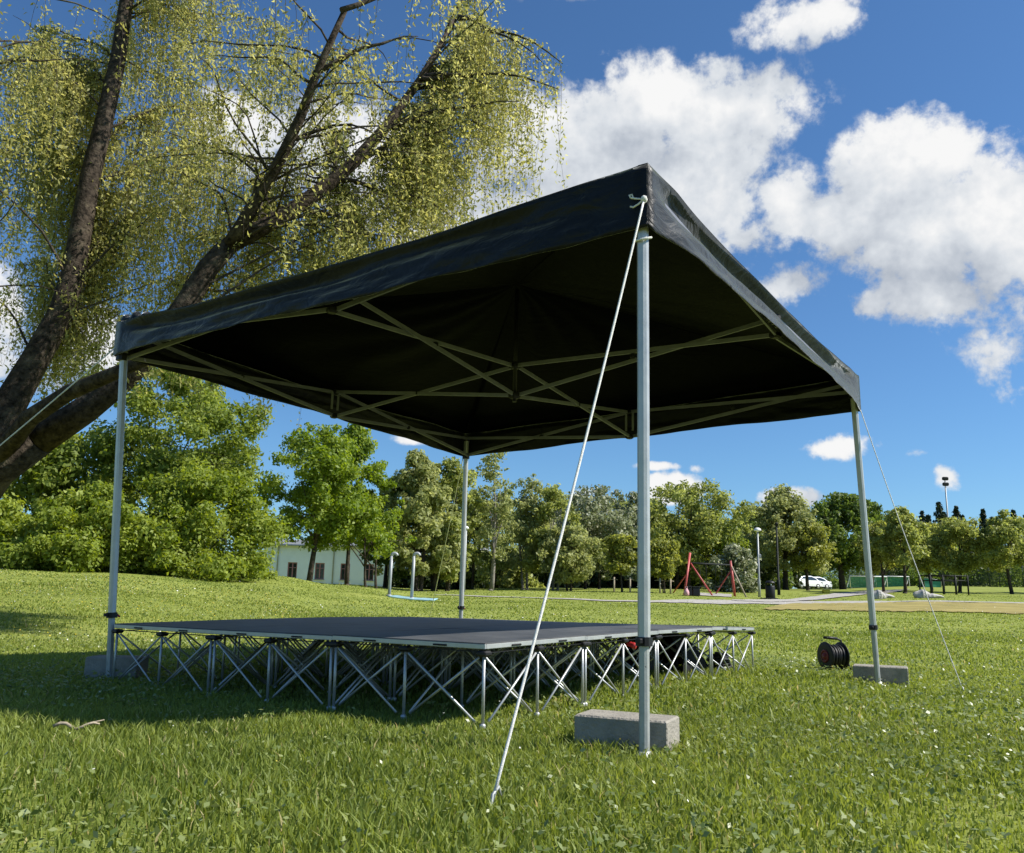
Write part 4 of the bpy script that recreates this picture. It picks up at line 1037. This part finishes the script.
def lamps():
    y = 52.; p = gpt(759.5, y); top = at(757.5, 531, y)-p
    root = empty('street_lamp', p, 'white street lamp with a mushroom head on a grey pole beside the path', 'street lamp')
    link('pole', MB().tube([(0, 0, -.1), (0, 0, .9), tuple(top*.3+Vector((0, 0, .0))), tuple(top)], [.085, .085, .06, .05], 12).mesh('pole', M_galv), root)
    link('lamp_shade', MB().lathe(tuple(top), [(.06, -.06), (.09, 0), (.22, .02), (.22, .06), (.17, .15), (.08, .20), (.0, .21)], 18).mesh('lamp_shade', M_white), root)
    link('sign_bracket', MB().box((.09, 0, top.z*.62), (.16, .10, .22), bev=.02).mesh('sign_bracket', M_galv), root)
    y = 58.; p = gpt(779, y); top = at(778.5, 526, y)-p
    root = empty('lamp_post', p, 'thin black lamp post in front of the tall grey-green tree', 'lamp post')
    link('pole', MB().tube([(0, 0, -.1), (0, 0, 1.), (0, 0, 1.02), (0, 0, top.z)], [.10, .10, .07, .055], 12).mesh('pole', M_darkpole), root)
    link('lamp_head', MB().lathe((0, 0, top.z), [(.05, -.02), (.12, .02), (.12, .12), (.16, .14), (.03, .24)], 14).mesh('lamp_head', M_darkpole), root)
    y = 46.; p = gpt(464, y); top = at(463, 529, y)-p
    root = empty('lamp_post', p, 'slim pale lamp post close beside the back canopy leg', 'lamp post')
    link('pole', MB().tube([(0, 0, -.1), (0, 0, top.z)], [.06, .045], 10).mesh('pole', M_galv), root)
    link('lamp_head', MB().lathe((0, 0, top.z), [(.05, -.03), (.14, .02), (.13, .10), (.05, .16)], 14).mesh('lamp_head', M_white), root)
    y = 150.; p = gpt(953, y); zt_ = at(953, 477, y).z-p.z
    root = empty('floodlight_mast', p, 'tall thin floodlight mast rising above the far trees at the right edge', 'mast')
    link('mast_pole', MB().tube([(0, 0, -.2), (0, 0, zt_)], [.22, .10], 10).mesh('mast_pole', M_galv), root)
    for k, z in enumerate((zt_-.35, zt_-1.35)):
        link('floodlight', MB().box((0, -.15, z), (1.0, .5, .62), bev=.12).mesh('floodlight', M_darkpole), root)
lamps()
def litter_bin():
    p = gpt(770.5, 50.); root = empty('litter_bin', p, 'black litter bin with a domed hood beside the white street lamp', 'litter bin')
    link('body', MB().lathe((0, 0, 0), [(.24, 0), (.27, .05), (.27, .72), (.25, .76)], 18).mesh('body', M_blackplastic), root)
    link('hood', MB().lathe((0, 0, .90), [(.28, 0), (.28, .04), (.22, .12), (.0, .16)], 18).mesh('hood', M_blackplastic), root)
    link('hood_strut', MB().tube([(.22, 0, .7), (.22, 0, .92)], .02, 6).tube([(-.22, 0, .7), (-.22, 0, .92)], .02, 6).mesh('hood_strut', M_blackplastic), root)
    link('foot_slab', MB().box((-.1, -.05, .03), (.9, .6, .08), bev=.02).mesh('foot_slab', M_darkpole), root)
litter_bin()
def car(u, y, yaw, label):
    p = gpt(u, y); root = empty('parked_car', p, label, 'car', 'white cars parked at the back of the park', yaw)
    prof = [(-2.1, .32), (-2.15, .62), (-2.05, .86), (-1.55, .93), (-.95, 1.42), (.55, 1.46), (1.2, 1.30), (1.75, .98), (2.05, .92), (2.12, .60), (2.08, .32)]
    rows = []
    for s_, k in ((-.86, .86), (-.80, 1.0), (-.4, 1.03), (.4, 1.03), (.80, 1.0), (.86, .86)):
        rows.append([(x, s_*(1 if z < .95 else .80), .30+(z-.30)*(k if z > .5 else 1)) for x, z in prof])
    mb = MB(); mb.grid(rows); n = len(prof); mb.f.append(tuple(range(n))); mb.f.append(tuple(reversed(range(5*n, 6*n)))); mb.sm += [False, False]
    bt = MB(); bt.box((0, 0, .34), (4.1, 1.6, .12)); body = link('body', mb.mesh('body', M_carpaint), root); link('underbody', bt.mesh('underbody', M_tyre), body)
    for sy in (-1, 1):
        g_ = MB(); g_.add([(-1.30, sy*.745, .98), (-.85, sy*.70, 1.34), (.5, sy*.70, 1.37), (1.1, sy*.71, 1.20), (1.35, sy*.745, .99)], [(0, 1, 2, 3, 4)] if sy < 0 else [(4, 3, 2, 1, 0)])
        o = link('side_window', g_.mesh('side_window', M_glass), root); m = o.modifiers.new('t', 'SOLIDIFY'); m.thickness = .05; m.offset = 0
        for x in (-1.3, 1.32):
            w = link('wheel', MB().lathe((x, sy*.78, .31), [(.20, -.10), (.31, -.09), (.31, .09), (.20, .10)], 20, (0, 1, 0)).mesh('wheel', M_tyre), root)
            link('rim', MB().lathe((x, sy*.86, .31), [(.19, -.04), (.19, .02), (.05, .04)], 14, (0, sy, 0)).mesh('rim', M_alu), w)
        link('headlight', MB().box((-2.09, sy*.62, .72), (.08, .34, .14), bev=.03).mesh('headlight', M_galv), root)
        link('tail_light', MB().box((2.06, sy*.66, .76), (.08, .24, .2), bev=.03).mesh('tail_light', M_red), root)
    ws = MB(); ws.add([(-1.50, -.66, .98), (-1.50, .66, .98), (-1.0, .60, 1.39), (-1.0, -.60, 1.39)], [(0, 1, 2, 3)])
    o = link('windscreen', ws.mesh('windscreen', M_glass), root); m = o.modifiers.new('t', 'SOLIDIFY'); m.thickness = .05; m.offset = 0
car(804, 98, .5, 'white hatchback parked in front of the tall grey-green tree')
car(813, 103, .35, 'second white car, half hidden right of the white hatchback')
def goals():
    for u, y, w, lb in ((869, 98, 4.2, 'white football goal with a green net right behind the right canopy leg'), (893, 104, 4.0, 'white football goal with a thin net between the young trunks')):
        p = gpt(u, y); root = empty('football_goal', p, lb, 'football goal', 'football goals on the far pitch'); h = 1.25; dpt = 1.0
        fr = MB().tube([(-w/2, 0, 0), (-w/2, 0, h), (w/2, 0, h), (w/2, 0, 0)], .06, 8)
        for sx in (-1, 1): fr.tube([(sx*w/2, 0, h), (sx*w/2, dpt, .03), (sx*w/2, 0, .03)], .04, 6)
        link('goal_frame', fr.mesh('goal_frame', M_white), root)
        nt_ = MB()
        for i in range(29): x = -w/2+w*i/28; nt_.bar((x, .02, h-.03), (x, dpt, .05), .05, .012)
        for i in range(12): t = i/11; nt_.bar((-w/2, .02+dpt*t, h-.03-(h-.08)*t), (w/2, .02+dpt*t, h-.03-(h-.08)*t), .012, .05)
        link('net', nt_.mesh('net', M_net), root)
    # the green-covered one further right
    p = gpt(934, 92); root = empty('ball_shelter', p, 'low green fabric shelter behind the right guy rope', 'shelter')
    P = []
    for i in range(13):
        t = i/12; P.append([(-.95+1.7*t+.15*math.sin(q*3), q, .95*(1-.25*t)*math.sin(math.pi*min(1, .5+q*.33))+.02*math.sin(i*2+q*4)) for q in np.linspace(0, 1.5, 7)])
    mb = MB().grid(P); mb.add([(-.95, 0, 0), (.75, 0, 0), (.75, 0, .71), (-.95, 0, .95)], [(0, 1, 2, 3)])
    o = link('cover', mb.mesh('cover', M_net), root); m = o.modifiers.new('t', 'SOLIDIFY'); m.thickness = .02
    link('shelter_frame', MB().tube([(-1.0, -.03, 0), (-1.0, -.03, .97), (.78, -.03, .74), (.78, -.03, 0)], .03, 6).mesh('shelter_frame', M_galv), root)
goals()
def climbing_frame():
    p = gpt(950, 60.); root = empty('climbing_frame', p, 'dark steel climbing frame at the right edge beneath the olive tree', 'climbing frame')
    w, d, h = 2.6, 1.6, 1.35
    for x in np.linspace(-w/2, w/2, 4):
        for y in (0, d): link('upright', MB().tube([(x, y, -.1), (x, y, h)], .055, 8).mesh('upright', M_darkpole), root)
    rl = MB()
    for z in (h-.05, h*.72):
        rl.tube([(-w/2, 0, z), (w/2, 0, z)], .04, 7); rl.tube([(-w/2, d, z), (w/2, d, z)], .04, 7)
    for x in np.linspace(-w/2, w/2, 4): rl.tube([(x, 0, h-.05), (x, d, h-.05)], .035, 7)
    link('rail', rl.mesh('rail', M_darkpole), root)
climbing_frame()
def boulder(u, y, s, label):
    p = gpt(u, y); mb = MB(); P = []; ph = random.random()*6
    for i in range(11):
        a = math.pi*i/10; row = []
        for j in range(19):
            b = 2*math.pi*j/18; r = 1+.16*math.sin(3*b*1+ph)*math.sin(2*a)+.10*math.sin(5*b+ph*2)*math.sin(a)
            row.append((s[0]*r*math.sin(a)*math.cos(b), s[1]*r*math.sin(a)*math.sin(b), s[2]*(math.cos(a)*(1+.15*math.sin(2*b+ph))+.45)))
        P.append(row)
    mb.grid(P, False); o = mb.build('boulder', M_stone); o.location = p; tag(o, label, 'boulder', 'pale boulders by the path')
boulder(878, 50, (.42, .35, .34), 'pale boulder on the grass just right of the right canopy leg')
boulder(885, 51.5, (.55, .4, .18), 'low flat pale stone lying against the boulder right of the canopy leg')
boulder(922, 51, (.5, .4, .32), 'pale rounded boulder left of the flat slab near the right edge')
boulder(932, 51, (.65, .45, .17), 'flat pale slab of stone near the right edge, by the guy rope')
def fence():
    pts = [(800, 112), (850, 114), (900, 118), (950, 118), (1000, 116), (1060, 114)]
    a = gpt(*pts[0]); root = empty('mesh_fence', a, 'tall dark wire mesh fence behind the football goals', 'fence')
    P = []
    for i in range(26):
        t = i/25*(len(pts)-1); k = min(len(pts)-2, int(t)); f_ = t-k
        P.append(gpt(pts[k][0]*(1-f_)+pts[k+1][0]*f_, pts[k][1]*(1-f_)+pts[k+1][1]*f_)-a)
    pm = MB().tube([(0, 0, -.1), (0, 0, 3.4)], .06, 7).mesh('fence_post', M_fence)
    for q in P: link('fence_post', pm, root).location = q
    wm = MB()
    for q, r_ in zip(P[:-1], P[1:]):
        for z in np.linspace(.1, 3.35, 18): wm.bar(q+Vector((0, 0, z)), r_+Vector((0, 0, z)), .012, .022)
        for t in np.linspace(0, 1, 15)[:-1]:
            s_ = q.lerp(r_, t); wm.bar(s_+Vector((0, .01, .05)), s_+Vector((0, .01, 3.38)), .02, .012, (1, 0, 0))
    link('wire_mesh', wm.mesh('wire_mesh', M_fence), root)
fence()
def yellow_bin():
    p = gpt(826, 62); root = empty('yellow_grit_bin', p, 'low yellow grit bin on the grass left of the right canopy leg', 'grit bin')
    link('bin_body', MB().box((0, 0, .12), (.45, .34, .24), bev=.05, taper=(1.08, 1.08)).mesh('bin_body', M_yellow), root)
    link('lid', MB().box((0, -.02, .28), (.52, .40, .08), Matrix.Rotation(.18, 3, 'X'), bev=.05).mesh('lid', M_yellow), root)
yellow_bin()

# ------------------------------------------------------------------ sky, clouds, sun
SUN_A, SUN_E = math.radians(-7), math.radians(45)
sv = Vector((math.cos(SUN_A)*math.cos(SUN_E), math.sin(SUN_A)*math.cos(SUN_E), math.sin(SUN_E)))
sl = bpy.data.lights.new('sun', 'SUN'); sl.energy = 4.8; sl.angle = math.radians(.53); sl.color = (1, .955, .88)
so = bpy.data.objects.new('sun', sl); C.objects.link(so); so.rotation_euler = sv.to_track_quat('Z', 'Y').to_euler(); so.location = (20, 0, 30)
W = bpy.data.worlds.new('World'); SC.world = W; W.use_nodes = True; nt = W.node_tree; L = nt.links.new
bg = nt.nodes['Background']; out = nt.nodes['World Output']
sky = N(nt, 'ShaderNodeTexSky'); sky.sky_type = 'NISHITA'; sky.sun_disc = False; sky.sun_elevation = SUN_E; sky.sun_rotation = math.pi/2-SUN_A
sky.altitude = 50; sky.air_density = 1.0; sky.dust_density = .3; sky.ozone_density = 3.0
SKY_S = .066
tc = N(nt, 'ShaderNodeTexCoord')
# cloud field group: soft ellipsoidal masses at fixed directions of the sky, broken by noise
def cloud_group(blobs, fine):
    g = bpy.data.node_groups.new('cloud_field', 'ShaderNodeTree')
    g.interface.new_socket('Vector', in_out='INPUT', socket_type='NodeSocketVector'); g.interface.new_socket('Density', in_out='OUTPUT', socket_type='NodeSocketFloat')
    gi = g.nodes.new('NodeGroupInput'); go = g.nodes.new('NodeGroupOutput'); K = g.links.new
    nm = N(g, 'ShaderNodeVectorMath', operation='NORMALIZE'); K(gi.outputs[0], nm.inputs[0])
    n1 = N(g, 'ShaderNodeTexNoise', i_Scale=9.0, i_Detail=9.0 if fine else 4.0, i_Roughness=.58, i_Distortion=.3); K(nm.outputs[0], n1.inputs['Vector'])
    n2 = N(g, 'ShaderNodeTexNoise', i_Scale=40., i_Detail=7.0 if fine else 2.0, i_Roughness=.62); K(nm.outputs[0], n2.inputs['Vector'])
    acc = None
    for (u, v, ru, rv, s_) in blobs:
        d = ray(u, v).normalized(); e1 = Vector((d.y, -d.x, 0)).normalized(); e2 = e1.cross(d)
        k = F_PX/d.dot(fwd)*1.0
        # offsets along the two tangents, scaled to the cloud's own size
        a = N(g, 'ShaderNodeVectorMath', operation='DOT_PRODUCT'); a.inputs[1].default_value = e1*(F_PX*d.dot(fwd)/ru); K(nm.outputs[0], a.inputs[0])
        b = N(g, 'ShaderNodeVectorMath', operation='DOT_PRODUCT'); b.inputs[1].default_value = e2*(F_PX*d.dot(fwd)/rv); K(nm.outputs[0], b.inputs[0])
        c = N(g, 'ShaderNodeVectorMath', operation='DOT_PRODUCT'); c.inputs[1].default_value = d; K(nm.outputs[0], c.inputs[0])
        front = N(g, 'ShaderNodeMath', operation='GREATER_THAN'); front.inputs[1].default_value = .2; K(c.outputs['Value'], front.inputs[0])
        cx = N(g, 'ShaderNodeCombineXYZ'); K(a.outputs['Value'], cx.inputs[0]); K(b.outputs['Value'], cx.inputs[1])
        ln = N(g, 'ShaderNodeVectorMath', operation='LENGTH'); K(cx.outputs[0], ln.inputs[0])
        mr = N(g, 'ShaderNodeMapRange'); mr.interpolation_type = 'SMOOTHSTEP'
        mr.inputs['From Min'].default_value = 1.7; mr.inputs['From Max'].default_value = -.1; mr.inputs['To Min'].default_value = 0; mr.inputs['To Max'].default_value = s_
        K(ln.outputs['Value'], mr.inputs['Value'])
        m = N(g, 'ShaderNodeMath', operation='MULTIPLY'); K(mr.outputs['Result'], m.inputs[0]); K(front.outputs[0], m.inputs[1])
        if acc is None: acc = m.outputs[0]
        else:
            mx = N(g, 'ShaderNodeMath', operation='SMOOTH_MAX'); mx.inputs[2].default_value = .12; K(acc, mx.inputs[0]); K(m.outputs[0], mx.inputs[1]); acc = mx.outputs[0]
    # density = field + (noise-.5)*amp
    def madd(x, mul, add):
        q = N(g, 'ShaderNodeMath', operation='MULTIPLY_ADD'); q.inputs[1].default_value = mul; q.inputs[2].default_value = add; K(x, q.inputs[0]); return q.outputs[0]
    w1 = madd(n1.outputs['Fac'], 1.5, -.75); w2 = madd(n2.outputs['Fac'], .8, -.40)
    s1 = N(g, 'ShaderNodeMath', operation='ADD'); K(w1, s1.inputs[0]); K(w2, s1.inputs[1])
    # noise only matters where there is a mass
    gate = N(g, 'ShaderNodeMapRange'); gate.inputs['From Min'].default_value = 0; gate.inputs['From Max'].default_value = .35; K(acc, gate.inputs['Value'])
    s2 = N(g, 'ShaderNodeMath', operation='MULTIPLY'); K(s1.outputs[0], s2.inputs[0]); K(gate.outputs['Result'], s2.inputs[1])
    s3 = N(g, 'ShaderNodeMath', operation='ADD'); K(acc, s3.inputs[0]); K(s2.outputs[0], s3.inputs[1])
    K(s3.outputs[0], go.inputs[0])
    return g
BLOBS = [(600, 150, 118, 74, 1.0), (690, 195, 70, 88, 1.05), (555, 215, 80, 60, .9), (650, 112, 140, 46, 1.0), (715, 128, 36, 26, .8), (735, 240, 36, 40, .75), (786, 205, 40, 42, .72), (792, 286, 42, 24, .8),
         (905, 165, 56, 44, 1.0), (855, 222, 50, 34, 1.0), (930, 235, 72, 62, 1.05), (920, 292, 58, 34, 1.0), (945, 150, 40, 30, .9), (1000, 225, 60, 70, 1.0),
         (848, 447, 40, 15, .8), (675, 488, 36, 17, .95), (785, 500, 34, 15, .95), (726, 500, 13, 8, .7), (949, 476, 14, 18, .7), (913, 453, 15, 7, .65), (660, 466, 30, 6, .6), (696, 468, 14, 7, .6), (590, 493, 24, 10, .6), (425, 440, 40, 9, .55),
         (350, 165, 90, 70, .95), (450, 235, 80, 60, .9), (250, 140, 60, 50, .7), (95, 340, 60, 40, .8), (390, 300, 70, 40, .7), (560, -60, 160, 40, .9), (800, 20, 60, 24, .7),
         (-300, 250, 200, 80, .9), (1300, 300, 160, 80, .9)]
G_ = cloud_group(BLOBS, True); G2_ = cloud_group([b for b in BLOBS if b[2] > 30], False)
c1 = nt.nodes.new('ShaderNodeGroup'); c1.node_tree = G_; L(tc.outputs['Generated'], c1.inputs[0])
add = N(nt, 'ShaderNodeVectorMath', operation='ADD'); add.inputs[1].default_value = (.035, .0, .060); L(tc.outputs['Generated'], add.inputs[0])
c2 = nt.nodes.new('ShaderNodeGroup'); c2.node_tree = G2_; L(add.outputs[0], c2.inputs[0])
cov = N(nt, 'ShaderNodeMapRange'); cov.interpolation_type = 'SMOOTHSTEP'; cov.inputs['From Min'].default_value = .34; cov.inputs['From Max'].default_value = .64; L(c1.outputs[0], cov.inputs['Value'])
df = N(nt, 'ShaderNodeMath', operation='SUBTRACT'); L(c1.outputs[0], df.inputs[0]); L(c2.outputs[0], df.inputs[1])
lit = N(nt, 'ShaderNodeMapRange'); lit.inputs['From Min'].default_value = -.50; lit.inputs['From Max'].default_value = .62; L(df.outputs[0], lit.inputs['Value'])
cr2 = N(nt, 'ShaderNodeValToRGB'); e = cr2.color_ramp.elements
e[0].position = 0; e[0].color = (.47, .52, .60, 1); e[1].position = 1; e[1].color = (.98, .98, .98, 1); k = e.new(.55); k.color = (.74, .78, .83, 1)
L(lit.outputs['Result'], cr2.inputs['Fac'])
skm = N(nt, 'ShaderNodeMixRGB', blend_type='MULTIPLY'); skm.inputs['Fac'].default_value = 1; skm.inputs['Color2'].default_value = (SKY_S*.68, SKY_S*.99, SKY_S*1.24, 1); L(sky.outputs['Color'], skm.inputs['Color1'])
clm = N(nt, 'ShaderNodeMixRGB', blend_type='MULTIPLY'); clm.inputs['Fac'].default_value = 1; CL_S = .58; clm.inputs['Color2'].default_value = (CL_S, CL_S, CL_S, 1); L(cr2.outputs['Color'], clm.inputs['Color1'])
mix = N(nt, 'ShaderNodeMixRGB'); L(cov.outputs['Result'], mix.inputs['Fac']); L(skm.outputs['Color'], mix.inputs['Color1']); L(clm.outputs['Color'], mix.inputs['Color2'])
L(mix.outputs['Color'], bg.inputs['Color']); bg.inputs['Strength'].default_value = 1.0
W.cycles.sampling_method = 'MANUAL'; W.cycles.sample_map_resolution = 512

SC.render.engine = 'CYCLES'
SC.view_settings.view_transform = 'Standard'; SC.view_settings.look = 'None'; SC.view_settings.exposure = 0.72; SC.view_settings.gamma = 1
SC.cycles.max_bounces = 6; SC.cycles.transparent_max_bounces = 4; SC.cycles.diffuse_bounces = 2; SC.cycles.use_adaptive_sampling = True
SC.cycles.use_denoising = True
